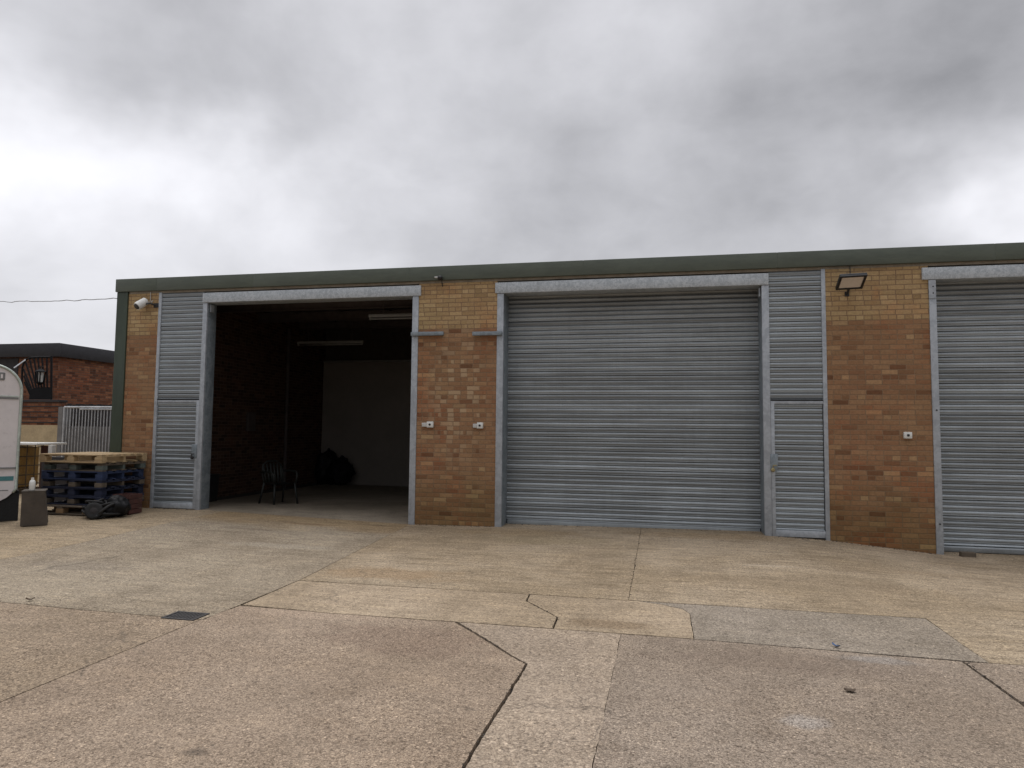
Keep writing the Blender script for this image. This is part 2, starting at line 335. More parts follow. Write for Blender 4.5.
# ------------------------------------------------------------------ mesh helpers
class MB:
    def __init__(s): s.bm = bmesh.new()
    def faces(s, vs, fs):
        v = [s.bm.verts.new(p) for p in vs]
        for f in fs:
            try: s.bm.faces.new([v[i] for i in f])
            except ValueError: pass
        return s
    def box(s, x0, x1, y0, y1, z0, z1, bev=0.0, M=None):
        b = bmesh.new(); bmesh.ops.create_cube(b, size=1)
        for v in b.verts:
            v.co = Vector((x0 + (v.co.x + .5)*(x1 - x0), y0 + (v.co.y + .5)*(y1 - y0), z0 + (v.co.z + .5)*(z1 - z0)))
        if bev: bmesh.ops.bevel(b, geom=list(b.edges), offset=bev, segments=2, profile=0.5, affect='EDGES')
        if M is not None: bmesh.ops.transform(b, matrix=M, verts=list(b.verts))
        s.merge(b); return s
    def merge(s, b):
        me = bpy.data.meshes.new('tmp'); b.to_mesh(me); b.free(); s.bm.from_mesh(me); bpy.data.meshes.remove(me)
    def tube(s, pts, r, seg=8, cap=True):
        pts = [Vector(p) for p in pts]; rr = r if isinstance(r, (list, tuple)) else [r]*len(pts)
        rings = []; up = None
        for i, p in enumerate(pts):
            d = (pts[min(i+1, len(pts)-1)] - pts[max(i-1, 0)]).normalized()
            if up is None: up = Vector((0, 0, 1)) if abs(d.z) < .9 else Vector((1, 0, 0))
            a = d.cross(up).normalized(); b = a.cross(d).normalized(); up = b
            rings.append([s.bm.verts.new(p + (a*math.cos(2*PI*k/seg) + b*math.sin(2*PI*k/seg))*rr[i]) for k in range(seg)])
        for A, B in zip(rings, rings[1:]):
            for k in range(seg): s.bm.faces.new((A[k], A[(k+1) % seg], B[(k+1) % seg], B[k]))
        if cap:
            s.bm.faces.new(rings[0][::-1]); s.bm.faces.new(rings[-1])
        return s
    def lathe(s, prof, seg=20, M=None):
        b = bmesh.new(); rings = []
        for r, z in prof: rings.append([b.verts.new((r*math.cos(2*PI*k/seg), r*math.sin(2*PI*k/seg), z)) for k in range(seg)])
        for A, B in zip(rings, rings[1:]):
            for k in range(seg): b.faces.new((A[k], A[(k+1) % seg], B[(k+1) % seg], B[k]))
        b.faces.new(rings[0][::-1]); b.faces.new(rings[-1])
        if M is not None: bmesh.ops.transform(b, matrix=M, verts=list(b.verts))
        s.merge(b); return s
    def prism(s, outline, d, M=None):
        """outline in (x,z), extruded along +y by d"""
        b = bmesh.new(); n = len(outline)
        a = [b.verts.new((x, 0, z)) for x, z in outline]; c = [b.verts.new((x, d, z)) for x, z in outline]
        b.faces.new(a); b.faces.new(c[::-1])
        for i in range(n): b.faces.new((a[i], c[i], c[(i+1) % n], a[(i+1) % n]))
        if M is not None: bmesh.ops.transform(b, matrix=M, verts=list(b.verts))
        s.merge(b); return s
    def build(s, name, m, parent=None, smooth=False, merge=False):
        bm = s.bm
        if merge: bmesh.ops.remove_doubles(bm, verts=list(bm.verts), dist=1e-5)
        bmesh.ops.recalc_face_normals(bm, faces=list(bm.faces))
        off = Vector((0, 0, 0))
        if parent is not None:
            p = parent
            while p is not None: off += p.location; p = p.parent
            bmesh.ops.translate(bm, vec=-off, verts=list(bm.verts))
        me = bpy.data.meshes.new(name); bm.to_mesh(me); bm.free()
        me.materials.append(MT[m])
        if smooth:
            for p in me.polygons: p.use_smooth = True
        o = bpy.data.objects.new(name, me); col.objects.link(o)
        if parent is not None: o.parent = parent
        return o

def tag(o, label=None, cat=None, group=None, kind=None):
    if label: o['label'] = label
    if cat: o['category'] = cat
    if group: o['group'] = group
    if kind: o['kind'] = kind
    return o
def thing(name, loc, label, cat, group=None):
    o = bpy.data.objects.new(name, None); col.objects.link(o); o.location = loc; o.empty_display_size = 0.1
    return tag(o, label, cat, group)
def copy_tree(o, parent=None):
    c = o.copy(); col.objects.link(c); c.parent = parent
    for ch in list(o.children): copy_tree(ch, c)
    return c
def sharp(o, ang=35):
    me = o.data
    for p in me.polygons: p.use_smooth = True
    me.set_sharp_from_angle(angle=R(ang))
    return o

# ------------------------------------------------------------------ ground
PROF = [(-60, .09), (-8, .09), (-4.15, -.015), (-2.5, .005), (1.5, .04), (2.5, 0.0), (3.95, -.135), (5, -.14), (60, -.14)]
def lerp(tab, x):
    for (a, va), (b, vb) in zip(tab, tab[1:]):
        if x <= b: return va + (vb - va)*max(0, min(1, (x - a)/(b - a)))
    return tab[-1][1]
def sst(a, b, x):
    t = max(0, min(1, (x - a)/(b - a))); return t*t*(3 - 2*t)
def gz(x, y):
    w = sst(-4.3, -0.2, y) if y < 0.0 else 1 - sst(0.3, 2.5, y)
    if x < -9.9: w = sst(-4.3, -0.2, y)
    return lerp(PROF, x)*w

def jag(x, y, amp):
    return Vector((mnoise.noise((x*2.3, y*2.3, 1.5)) + .6*mnoise.noise((x*9, y*9, 4)) + .5*mnoise.noise((x*30, y*30, 2)), mnoise.noise((x*2.3, y*2.3, 8.5)) + .6*mnoise.noise((x*9, y*9, 9)) + .5*mnoise.noise((x*30, y*30, 7)), 0))*amp

def added_skirt(bm):
    ed = [e for e in bm.edges if e.is_boundary]
    r = bmesh.ops.extrude_edge_only(bm, edges=ed)
    for v in [g for g in r['geom'] if isinstance(g, bmesh.types.BMVert)]: v.co.z -= 0.04

def slab_grid(x0, x1, y0, y1, m, step=0.16, warp=None, extra=None):
    """a cast bay: x-range by y-range, following the fall of the yard; warp(x,y) bends an edge"""
    b = MB(); bm = b.bm
    nx = max(2, int((x1 - x0)/step)); ny = max(2, int((y1 - y0)/step))
    g = []
    for i in range(nx + 1):
        r = []
        for j in range(ny + 1):
            x = x0 + (x1 - x0)*i/nx; y = y0 + (y1 - y0)*j/ny
            if warp: x, y = warp(x, y)
            edge = i in (0, nx) or j in (0, ny)
            if edge: d = jag(x, y, .006); x += d.x; y += d.y
            r.append(bm.verts.new((x, y, gz(x, y))))
        g.append(r)
    for i in range(nx):
        for j in range(ny): bm.faces.new((g[i][j], g[i+1][j], g[i+1][j+1], g[i][j+1]))
    added_skirt(bm)
    o = b.build('concrete_slab', m); return tag(o, kind='structure')

def slab_poly(pts, m, z=0.0, amp=.007):
    out = []
    n = len(pts)
    for i in range(n):
        a, c = Vector(pts[i]), Vector(pts[(i+1) % n]); L = (c - a).length
        k = max(1, int(min(L, 12)/0.03))
        for t in range(k):
            p = a + (c - a)*t/k; d = jag(p.x, p.y, amp if L < 12 else 0); out.append((p.x + d.x, p.y + d.y, z))
    b = MB(); bm = b.bm
    v = [bm.verts.new(p) for p in out]; f = bm.faces.new(v)
    bmesh.ops.triangulate(bm, faces=[f], ngon_method='EAR_CLIP')
    added_skirt(bm)
    o = b.build('concrete_slab', m); return tag(o, kind='structure')

# the earth under everything, out to the horizon (dips a hand's breadth under the yard slabs)
b = MB(); bm = b.bm
xs = [-900, -300, -100, -45, -30, -24] + [-20 + i for i in range(0, 41)] + [24, 30, 45, 100, 300, 900]
ys = [-900, -300, -100, -60, -40, -30, -22, -16, -12, -9, -7, -6, -5] + [-4.5 + .5*i for i in range(0, 24)] + [9, 11, 14, 20, 40, 100, 300, 900]
gr = [[bm.verts.new((x, y, gz(x, y) - 0.03)) for y in ys] for x in xs]
for i in range(len(xs)-1):
    for j in range(len(ys)-1): bm.faces.new((gr[i][j], gr[i+1][j], gr[i+1][j+1], gr[i][j+1]))
tag(b.build('ground', 'dirt_shade'), kind='structure')

G = 0.0025   # half a joint
# bays against the building
slab_grid(-60, -10.0, -5.85, 40, 's_tan2', 0.9)
slab_grid(-10.0, -7.64 - G, -5.85, 0.0, 's_tan2', 0.16)
def warpA(x, y):
    t = max(0, min(1, (y + 4.4)/4.4))
    return (x - 0.42*t*sst(-7, -3.7, x), y - 0.13*sst(-7.6, -4.0, x)*(1 - sst(-5.9, -3.5, y)))
slab_grid(-7.64 + G, -3.70 - G, -5.86, 0.0, 's_grey', 0.12, warpA)
def warpH(x, y): return (x - 0.42*max(0, min(1, (y + 4.4)/4.4))*(1 - sst(-3.70, -2.6, x)), y)
slab_grid(-3.70 + 2*G, -0.285 - G, -4.44 + G, 0.5, 's_tan', 0.12, warpH)
slab_grid(-0.285 + G, 2.265, -4.44 + G, 0.5, 's_tan', 0.12)
slab_grid(2.265, 40, -5.62, 0.5, 's_tan', 0.2)
# strip bays in front of the aprons
k1, k2, k3, k4 = (-1.245, -4.45), (-1.225, -4.72), (-0.865, -5.19), (-0.85, -5.53)
slab_poly([(-3.69, -4.46), k1, k2, k3, k4, (-1.66, -5.535), (-2.8, -5.545), (-3.67, -5.48)], 's_strip')
e = 0.016
slab_poly([(k1[0]+e, -4.455), (-0.20, -4.455), (0.02, -4.53), (0.20, -4.66), (0.255, -4.80), (0.26, -5.545), (k4[0]+e, -5.54), (k3[0]+e, k3[1]), (k2[0]+e, k2[1])], 's_strip')
slab_poly([(-0.185, -4.457), (2.255, -4.45), (2.262, -5.62), (0.265, -5.55), (0.262, -4.79), (0.207, -4.65), (0.027, -4.522)], 's_greyR', amp=.003)
# near bays
slab_poly([(-60, -5.865), (-7.65, -5.868)] + [(warpA(-7.6 + .15*k, -5.86)[0], warpA(-7.6 + .15*k, -5.86)[1] - .014) for k in range(26)] + [(-3.73, -6.005), (-3.745, -40), (-60, -40)], 's_left')
slab_poly([(-3.72, -6.03), (-3.68, -5.52), (-2.8, -5.56), (-1.67, -5.555), (-0.908, -6.43), (-0.919, -8.0), (-0.95, -10), (-0.95, -40), (-3.725, -40)], 's_brown', amp=.011)
slab_poly([(-1.635, -5.55), (-0.85, -5.548), (-0.3, -5.558), (-0.315, -7.8), (-0.34, -12), (-0.34, -40), (-0.93, -40), (-0.93, -10), (-0.898, -8.0), (-0.888, -6.425)], 's_beige', amp=.010)
slab_poly([(-0.297, -5.560), (0.24, -5.562), (2.08, -5.645), (2.10, -6.41), (2.16, -9), (2.3, -40), (-0.337, -40), (-0.337, -12), (-0.312, -7.8)], 's_right', amp=.004)
slab_poly([(2.10, -5.65), (2.30, -5.63), (60, -5.63), (60, -40), (2.325, -40), (2.18, -9), (2.125, -6.41)], 's_right')
# floor inside the open unit
b = MB(); bm = b.bm
fx = [-9.62 + 0.2*i for i in range(0, 29)]; fy = [0.004, .15, .3] + [0.5 + .25*i for i in range(0, 27)]
gr = [[bm.verts.new((x, y, gz(x, y) + (0.0 if y < .1 else .002))) for y in fy] for x in fx]
for i in range(len(fx)-1):
    for j in range(len(fy)-1): bm.faces.new((gr[i][j], gr[i+1][j], gr[i+1][j+1], gr[i][j+1]))
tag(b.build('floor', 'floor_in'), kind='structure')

# ------------------------------------------------------------------ the warehouse
XL, XR = -10.09, 12.6
ZT = 4.38; ZFB = 4.136; ZLT = 4.066; ZLB = 3.884     # fascia top/bottom, lintel top/bottom
WH = thing('warehouse', (XL, 0, 0), 'long brick warehouse with green fascia and three roller shutter bays, the first standing open', 'warehouse')
ZB = -0.3
def pier(x0, x1, d=0.33):
    MB().box(x0, x1, 0, d, ZB, ZLT + .03).build('brick_pier', 'brick', WH)
pier(-9.85, -9.19); pier(-4.038, -2.652); pier(2.495, 3.92); pier(8.14, XR)
MB().box(-9.85, XR, 0.004, 0.33, ZLT + .03, ZFB + .12).build('wall_head', 'soffit', WH)
def cross_wall(x0, x1, nm):
    ol = [(0.335, ZB), (12.0, ZB), (12.0, 4.258), (6.0, 4.575), (0.335, 4.275)]
    b = MB(); v = [(x, y, z) for x in (x0, x1) for y, z in ol]
    b.faces(v, [(0, 1, 2, 3, 4), (9, 8, 7, 6, 5)] + [(k, k + 5, (k + 1) % 5 + 5, (k + 1) % 5) for k in range(5)])
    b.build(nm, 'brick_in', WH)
cross_wall(XL + .02, -9.63, 'end_wall')
cross_wall(-3.9, -3.6, 'dividing_wall')
cross_wall(2.9, 3.2, 'dividing_wall')
cross_wall(XR - .3, XR, 'end_wall')
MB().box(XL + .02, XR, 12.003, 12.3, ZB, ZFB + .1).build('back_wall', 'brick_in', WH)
rf = MB()
rf.faces([(XL, -.02, 4.30), (XR, -.02, 4.30), (XR, 6, 4.62), (XL, 6, 4.62), (XR, 12.3, 4.30), (XL, 12.3, 4.30),
          (XL, -.02, 4.26), (XR, -.02, 4.26), (XR, 6, 4.58), (XL, 6, 4.58), (XR, 12.3, 4.26), (XL, 12.3, 4.26)],
         [(0, 1, 2, 3), (3, 2, 4, 5), (6, 9, 8, 7), (9, 11, 10, 8), (0, 6, 7, 1), (5, 4, 10, 11), (0, 3, 9, 6), (3, 5, 11, 9), (1, 7, 8, 2), (2, 8, 10, 4)])
rf.build('roof', 'roof', WH)
# pressed metal fascia in lengths, with a return at the left end
fb = MB(); x = XL - 0.02
cuts = [-9.21, -7.2, -4.2, -1.2, 1.8, 4.8, 7.8, 10.8, XR]
for c in cuts:
    fb.box(x, c - .005, -0.055, 0.0, ZFB, ZT, .006); x = c
fb.box(XL - .02, XR, -0.052, 0.0, ZFB + .01, ZT - .01)
fb.box(XL - .02, XL + .03, 0.002, 12.3, ZFB, ZT, .006)
fb.box(XL - .02, XR, 0.002, 0.30, ZT - .04, ZT, .005)
sharp(fb.build('fascia', 'green', WH))
MB().box(XL, -9.853, -0.03, 0.30, ZB, ZFB - .004, .008).build('corner_post', 'green_dk', WH)
# lintels: galvanised boxed heads, lapping over the brickwork
for (a, c) in ((-8.245, -4.0), (-2.685, 1.673), (3.832, 8.2)):
    l = MB().box(a, c, -0.028, 0.30, ZLB, ZLT, .006)
    sharp(l.build('lintel', 'galv', WH))

def slats(mb, x0, x1, z0, z1, y, pitch=0.0787, depth=0.021):
    n0 = math.floor(z0/pitch); n1 = math.ceil(z1/pitch)
    T = [0, .04, .09, .17, .23, .28, .36, .58, .76, .85, .92, 1]
    PRF = [0, .38, .66, .66, .46, .52, .86, 1, .92, .55, .14, 0]
    nseg = max(1, int((x1 - x0)/0.8))
    rr = random.Random(int(x0*100 + z0*10 + 500))
    for k in range(n0, n1):
        off = rr.uniform(-.003, .003); tl = rr.uniform(-.0025, .0025)
        prev = None
        for t in T:
            z = (k + t)*pitch
            if z < z0 - 1e-6 or z > z1 + 1e-6: continue
            row = []
            for i in range(nseg + 1):
                x = x0 + (x1 - x0)*i/nseg
                wv = .0025*mnoise.noise((x*.9, k*.37, y))
                yy = y + off + wv + tl*(t - .5)*2 - depth*PRF[T.index(t)]
                row.append(mb.bm.verts.new((x, yy, z)))
            if prev:
                for i in range(nseg): mb.bm.faces.new((prev[i], prev[i+1], row[i+1], row[i]))
            prev = row
    return mb

def shutter(x0, x1, ysh, zbot, guides, reveal_depth, opened=False):
    """curtain plus the two guide channels each side and a bottom rail"""
    if not opened:
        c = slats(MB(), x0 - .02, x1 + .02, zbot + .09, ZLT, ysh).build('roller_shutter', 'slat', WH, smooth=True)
        br = MB().box(x0 + .01, x1 - .01, ysh - .03, ysh + .02, zbot + .004, zbot + .088, .006)
        sharp(br.build('bottom_rail', 'slat', c))
    else:
        c = MB()
        c.lathe([(.115, x0 + .02), (.115, x1 - .02)], 28, Matrix.Translation((0, .52, 4.135)) @ Matrix.Rotation(R(90), 4, 'Y'))
        c = sharp(c.build('roller_shutter', 'slat', WH))
        sharp(MB().box(x0 + .02, x1 - .02, ysh - .18, ysh - .14, ZLB + .09, ZLB + .15, .006).build('bottom_rail', 'reveal', c))
    for (a, b_, side) in guides:
        zt = ZLB - .003
        zb0 = gz((a + b_)/2, -.02) - .03
        f = MB().box(a, b_, -0.014, 0.035, zb0, zt, .006)
        fo = sharp(f.build('guide_post', 'post', c))
        # channel going back to the curtain
        g_ = MB()
        if side == 'L': g_.box(b_ - .022, b_ - .002, .038, reveal_depth, zb0, zt, .003)
        else: g_.box(a + .002, a + .022, .038, reveal_depth, zb0, zt, .003)
        sharp(g_.build('guide_channel', 'reveal', c))
        for zz in (0.35, 1.2, 2.0, 2.9, 3.55):
            pass
    return c

s1 = shutter(-8.151, -4.151, 0.52, 0, [(-8.242, -8.151, 'L'), (-4.151, -4.04, 'R')], 0.27, True)
s2 = shutter(-2.539, 1.568, 0.43, -0.005, [(-2.65, -2.539, 'L'), (1.568, 1.675, 'R')], 0.415)
s3 = shutter(4.019, 8.03, 0.30, -0.135, [(3.922, 4.019, 'L'), (8.03, 8.135, 'R')], 0.285)
# small stop plates at guide heads, bolt heads down the third guide
for (x, y0, z0, z1, p) in ((-8.135, .06, 3.72, 3.86, s1), (1.55, .06, 3.72, 3.86, s2)):
    MB().box(x - .012, x + .012, y0, y0 + .10, z0, z1, .004).build('stop_plate', 'post', p)
MB().box(3.915, 4.012, -.024, -.016, 3.60, 3.875, .002).build('head_plate', 'post', s3)
for z in (0.3, 1.95, 3.68, 3.78):
    m_ = MB(); m_.lathe([(.011, 0), (.011, .01)], 8, Matrix.Translation((3.975, -.015, z)) @ Matrix.Rotation(R(90), 4, 'X')); m_.build('bolt', 'dark', s3)
# locking bars held across the pier
sharp(MB().box(-4.15, -3.57, -0.075, -0.02, 3.185, 3.25, .004).build('locking_bar', 'reveal', s1))
sharp(MB().box(-3.06, -2.55, -0.075, -0.02, 3.17, 3.235, .004).build('locking_bar', 'reveal', s2))

def side_door(x0, x1, frame_left, handle_x, stile_right):
    """upper fixed panel and hinged door of the same laths; x0..x1 is the clear width"""
    zg = gz((x0 + x1)/2, -.05) + .012
    up = slats(MB(), x0, x1, 2.105, ZFB - .03, 0.02, .0787, .017).build('upper_panel', 'doorslat', WH, smooth=True)
    MB().box(x0 - .0, x1 + .0, -.012, .03, 2.086, 2.104).build('gap_shade_strip', 'dark', up)  # dark strip standing for the shade in the gap above the door
    st = 0.055
    a, c = (x0, x1 - st*(1 if stile_right else .2)) if stile_right else (x0 + st, x1 - .01)
    dr = slats(MB(), a, c, zg + .10, 2.035, 0.025, .0787, .017).build('service_door', 'doorslat', WH, smooth=True)
    fr = MB()
    fr.box(x0, x1, -.006, .03, 2.035, 2.082, .004); fr.box(x0, x1, -.006, .03, zg, zg + .10, .004)
    if stile_right: fr.box(x1 - st, x1, -.009, .03, zg, 2.082, .004)
    else: fr.box(x0, x0 + st, -.009, .03, zg, 2.082, .004)
    sharp(fr.build('door_rail', 'post', dr))
    h = MB()
    hx = handle_x
    h.box(hx - .055, hx + .055, -.020, -.010, 1.02, 1.27, .004)
    sharp(h.build('lock_plate', 'reveal', dr))
    h = MB(); h.lathe([(.022, 0), (.03, .012), (.03, .03), (.018, .038)], 12, Matrix.Translation((hx - .02, -.02, 1.03)) @ Matrix.Rotation(R(90), 4, 'X'))
    h.tube([(hx - .02, -.05, 1.06), (hx - .02, -.06, 1.10), (hx + .03, -.06, 1.10)], .009, 6)
    h.build('handle', 'brass' if not stile_right else 'drain', dr)
    MB().box(x0, x1, .10, .13, ZB, ZFB - .02).build('door_backing', 'dark', WH)
    return dr
side_door(-9.125, -8.243, 'L', -8.30, True)
side_door(1.677, 2.432, 'R', 1.715, False)
sharp(MB().box(-9.188, -9.127, -.012, .06, gz(-9.15, 0) - .02, ZFB - .03, .006).build('door_frame', 'post', WH))
sharp(MB().box(2.433, 2.494, -.012, .06, gz(2.46, 0) - .02, ZFB - .03, .006).build('door_frame', 'post', WH))
# inside the open unit
BY = 7.4
MB().box(-9.62, -3.905, BY, BY + .08, -.05, 3.50).build('partition_board', 'panel', WH)
MB().box(-9.62, -3.905, BY - .03, BY + .08, 3.503, 3.56).build('partition_rail', 'tube', WH)
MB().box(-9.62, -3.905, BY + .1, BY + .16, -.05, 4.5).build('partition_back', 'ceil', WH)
for y in (1.9, 3.9, 5.9):
    z = 4.18 + y*.052
    be = MB().box(-9.62, -3.905, y, y + .12, z - .22, z - .205).box(-9.62, -3.905, y, y + .12, z - .02, z - .006).box(-9.62, -3.905, y + .052, y + .068, z - .204, z - .021)
    be.build('roof_beam', 'steel_in', WH)
for x in (-8.6, -7.4, -6.2, -5.0):
    MB().faces([(x, .34, 4.16), (x + .07, .34, 4.16), (x + .07, 6.9, 4.50), (x, 6.9, 4.50), (x, .34, 4.24), (x + .07, .34, 4.24), (x + .07, 6.9, 4.58), (x, 6.9, 4.58)],
               [(0, 1, 2, 3), (4, 7, 6, 5), (0, 4, 5, 1), (3, 2, 6, 7), (0, 3, 7, 4), (1, 5, 6, 2)]).build('rafter', 'ceil', WH)
MB().tube([(-9.55, 5.3, 0), (-9.55, 5.3, 4.2)], .045, 10).build('wall_pipe', 'steel_in', WH)
MB().box(-9.62, -9.55, 3.6, 3.9, 1.5, 1.95, .01).build('fuse_box', 'steel_in', WH)

def tube_light(x0, x1, y, z, label):
    t = thing('strip_light', ((x0 + x1)/2, y, z), label, 'ceiling light', 'fluorescent strip lights in the open bay')
    sharp(MB().box(x0, x1, y - .03, y + .03, z, z + .06, .006).build('housing', 'tube', t))
    MB().tube([(x0 + .03, y, z - .03), (x1 - .03, y, z - .03)], .018, 10).build('lamp_tube', 'tube', t, smooth=True)
    for x in (x0 + .03, x1 - .03): MB().box(x - .015, x + .015, y - .02, y + .02, z - .05, z, .003).build('end_holder', 'tube', t)
    for x in (x0 + .3, x1 - .3): MB().tube([(x, y, z + .06), (x, y, 4.24 + y*.05)], .006, 6).build('hanger', 'steel_in', t)
pA = at(390, 317, 1.3); pB = at(330, 343.5, 4.4)
tube_light(at(369, 317, 1.3).x, at(369, 317, 1.3).x + 1.5, 1.3, pA.z, 'unlit strip light nearest the open doorway, half hidden by its right post')
tube_light(pB.x - .88, pB.x + .88, 4.4, pB.z, 'unlit strip light hanging deeper inside the dark open bay')

# plastic garden chair inside
cx, cy = -7.72, 1.95
ch = thing('garden_chair', (cx, cy, gz(cx, cy)), 'dark plastic armchair standing on the floor of the open bay', 'chair')
A = R(62)  # faces right and a little towards the yard
def cl(p):
    x, y, z = p; return Vector((cx + x*math.cos(A) - y*math.sin(A), cy + x*math.sin(A) + y*math.cos(A), gz(cx, cy) + .003 + z))
# local: -y is the front, +y the back; after turning the front looks to +x
b = MB(); n = 8
sv = []
for i in range(n + 1):
    for j in range(n + 1):
        u, v = i/n*2 - 1, j/n*2 - 1
        sv.append((u*(.24 - .02*v), v*.22, .43 - .02*(1 - u*u)*(1 - v*v) - .015*(v + 1)/2))
fs = [(i*(n+1)+j, (i+1)*(n+1)+j, (i+1)*(n+1)+j+1, i*(n+1)+j+1) for i in range(n) for j in range(n)]
b.faces([cl(p) for p in sv] + [cl((p[0], p[1], p[2] - .02)) for p in sv], fs + [tuple(k + len(sv) for k in f[::-1]) for f in fs])
b.build('seat', 'chairp', ch, smooth=True)
b = MB()
for k in range(6):
    u = -0.19 + .076*k
    b.tube([cl((u*.9, .21, .43)), cl((u, .26, .62)), cl((u*1.05, .31, .84 - abs(u)*.25))], [.022, .024, .022], 6)
b.tube([cl((-.22, .22, .42)), cl((-.24, .27, .62)), cl((-.21, .31, .79)), cl((-.1, .325, .87)), cl((.1, .325, .87)), cl((.21, .31, .79)), cl((.24, .27, .62)), cl((.22, .22, .42))], .02, 8)
b.build('backrest', 'chairp', ch, smooth=True)
for sx in (-1, 1):
    MB().tube([cl((sx*.25, .27, .66)), cl((sx*.28, .05, .67)), cl((sx*.28, -.17, .66)), cl((sx*.27, -.22, .60)), cl((sx*.25, -.22, .44))], .022, 8).build('armrest', 'chairp', ch, smooth=True)
    MB().tube([cl((sx*.23, -.20, .43)), cl((sx*.27, -.26, 0))], [.026, .02], 8).build('leg', 'chairp', ch, smooth=True)
    MB().tube([cl((sx*.23, .20, .43)), cl((sx*.27, .30, 0))], [.026, .02], 8).build('leg', 'chairp', ch, smooth=True)

def bag(c, r, h, seed, label):
    rr = random.Random(seed)
    bm = bmesh.new(); bmesh.ops.create_icosphere(bm, subdivisions=4, radius=1)
    for v in bm.verts:
        d = v.co.normalized()
        k = 1 + .30*mnoise.noise(d*1.6 + Vector((seed, 0, 0))) + .17*mnoise.noise(d*4 + Vector((0, seed, 0))) + .12*abs(mnoise.noise(d*9 + Vector((0, 0, seed))))
        z = d.z*k
        neck = 1.0
        if d.z > .86: neck = 1 - .5*(d.z - .86)/.14; z += .05*(d.z - .86)/.14
        v.co = Vector((d.x*k*r*neck, d.y*k*r*neck, h*(.5 + .5*z)))
        if v.co.z < 0.0: v.co.z = 0.0
        elif v.co.z < .12*h: v.co.x *= 1.04; v.co.y *= 1.04
    b = MB(); b.merge(bm); bmesh.ops.translate(b.bm, vec=Vector(c), verts=list(b.bm.verts))
    o = b.build('rubbish_bag', 'bag', None, smooth=True)
    return tag(o, label, 'rubbish bag', 'filled black sacks')
bag((-9.2, 6.95, .002), .33, .92, 3, 'tallest black sack slumped where the white board meets the brick wall')
bag((-8.74, 6.85, .002), .36, .74, 11, 'lower black sack leaning out into the bay from the tall sack')
# tub just inside the left post
c0 = Vector((-9.38, 1.75, gz(-9.38, 1.75))); t = thing('storage_tub', c0, 'dark tub with a lid just inside the left post of the open bay', 'tub')
b = MB(); b.prism([(-.2, .0), (.2, .0), (.24, .55), (-.24, .55)], .42, Matrix.Translation((c0.x, c0.y - .2, c0.z + .004))); b.build('body', 'black', t)
MB().box(c0.x - .26, c0.x + .26, c0.y - .23, c0.y + .25, .556, .60, .01).build('lid', 'black', t)

# ------------------------------------------------------------------ fittings on the front
def keybox(px0, px1, py0, py1, label, arm=None, cat='key switch'):
    a = at(px0, py1, 0); c = at(px1, py0, 0)
    t = thing('key_switch', ((a.x + c.x)/2, 0, (a.z + c.z)/2), label, cat, 'shutter key switches on the brick piers')
    w = (a.x + c.x)/2
    sharp(MB().box(a.x, c.x, -.055, -.001, a.z, c.z, .008).build('case', 'white', t))
    zc = (a.z + c.z)/2
    m_ = MB(); m_.lathe([(.018, 0), (.018, .012)], 12, Matrix.Translation((w, -.055, zc)) @ Matrix.Rotation(R(90), 4, 'X')); m_.build('keyhole', 'drain', t)
    if arm:
        d = at(arm, py0, 0)
        sharp(MB().box(d.x, a.x - .002, -.04, -.001, a.z + .012, c.z - .022, .006).build('conduit_box', 'greyplastic', t))
keybox(427.5, 434, 421.5, 427.5, 'white key switch with grey side box on the pier beside the open doorway', 422.5)
keybox(477.5, 483.5, 422.5, 428.5, 'white key switch with stubby side box, beside the big closed shutter', 473.5)
keybox(903, 911, 432, 438.5, 'lone white key switch on the wide pier under the floodlight')

# floodlight, face tipped down
ft, fbm = -.40, -.12
p = [at(840.5, 276, ft), at(866.5, 274.5, ft), at(861.5, 287.3, fbm), at(836.5, 288.8, fbm)]
cen = sum(p, Vector())/4
ux = ((p[1] - p[0]) + (p[2] - p[3])).normalized(); vz = (p[0] - p[3]) - ux*(p[0] - p[3]).dot(ux); hgt = vz.length; vz.normalize(); nn = ux.cross(vz).normalized()
wid = (p[1] - p[0]).length
MM = Matrix((ux, nn, vz)).transposed().to_4x4()
if (MM.to_3x3() @ Vector((0, 1, 0))).y < 0: MM = Matrix((ux, -nn, vz)).transposed().to_4x4()
MM.translation = cen
fl = thing('floodlight', (cen.x, 0, cen.z - .15), 'black framed floodlight tipped down on yellow brick above the wide pier', 'floodlight')
W2, H2 = wid/2 + .01, hgt/2 + .01
b = MB()
b.box(-W2, W2, .003, .03, -H2, H2, .006, MM)
fr_ = .035
for (x0, x1, z0, z1) in ((-W2, W2, H2 - fr_, H2), (-W2, W2, -H2, -H2 + fr_), (-W2, -W2 + fr_, -H2 + fr_, H2 - fr_), (W2 - fr_, W2, -H2 + fr_, H2 - fr_)):
    b.box(x0, x1, -.022, .002, z0, z1, .004, MM)
b.box(-.10, .10, .031, .07, -.08, .08, .01, MM)
sharp(b.build('lamp_case', 'black', fl))
b = MB(); b.box(-W2 + fr_, W2 - fr_, -.010, -.002, -H2 + fr_, H2 - fr_, 0, MM); b.build('lamp_glass', 'glassy', fl)
b = MB(); q = MM @ Vector((0, .06, -.02)); b.tube([q, (cen.x, -.06, cen.z - .13), (cen.x, 0, cen.z - .13)], .018, 8)
b.box(cen.x - .03, cen.x + .03, -.02, -.001, cen.z - .17, cen.z - .10, .004); b.build('bracket', 'black', fl)
MB().tube([(cen.x + .03, -.012, cen.z - .1), (cen.x + .06, -.012, cen.z), (cen.x + .05, -.012, ZFB - .01)], .006, 6).build('cable', 'black', fl)

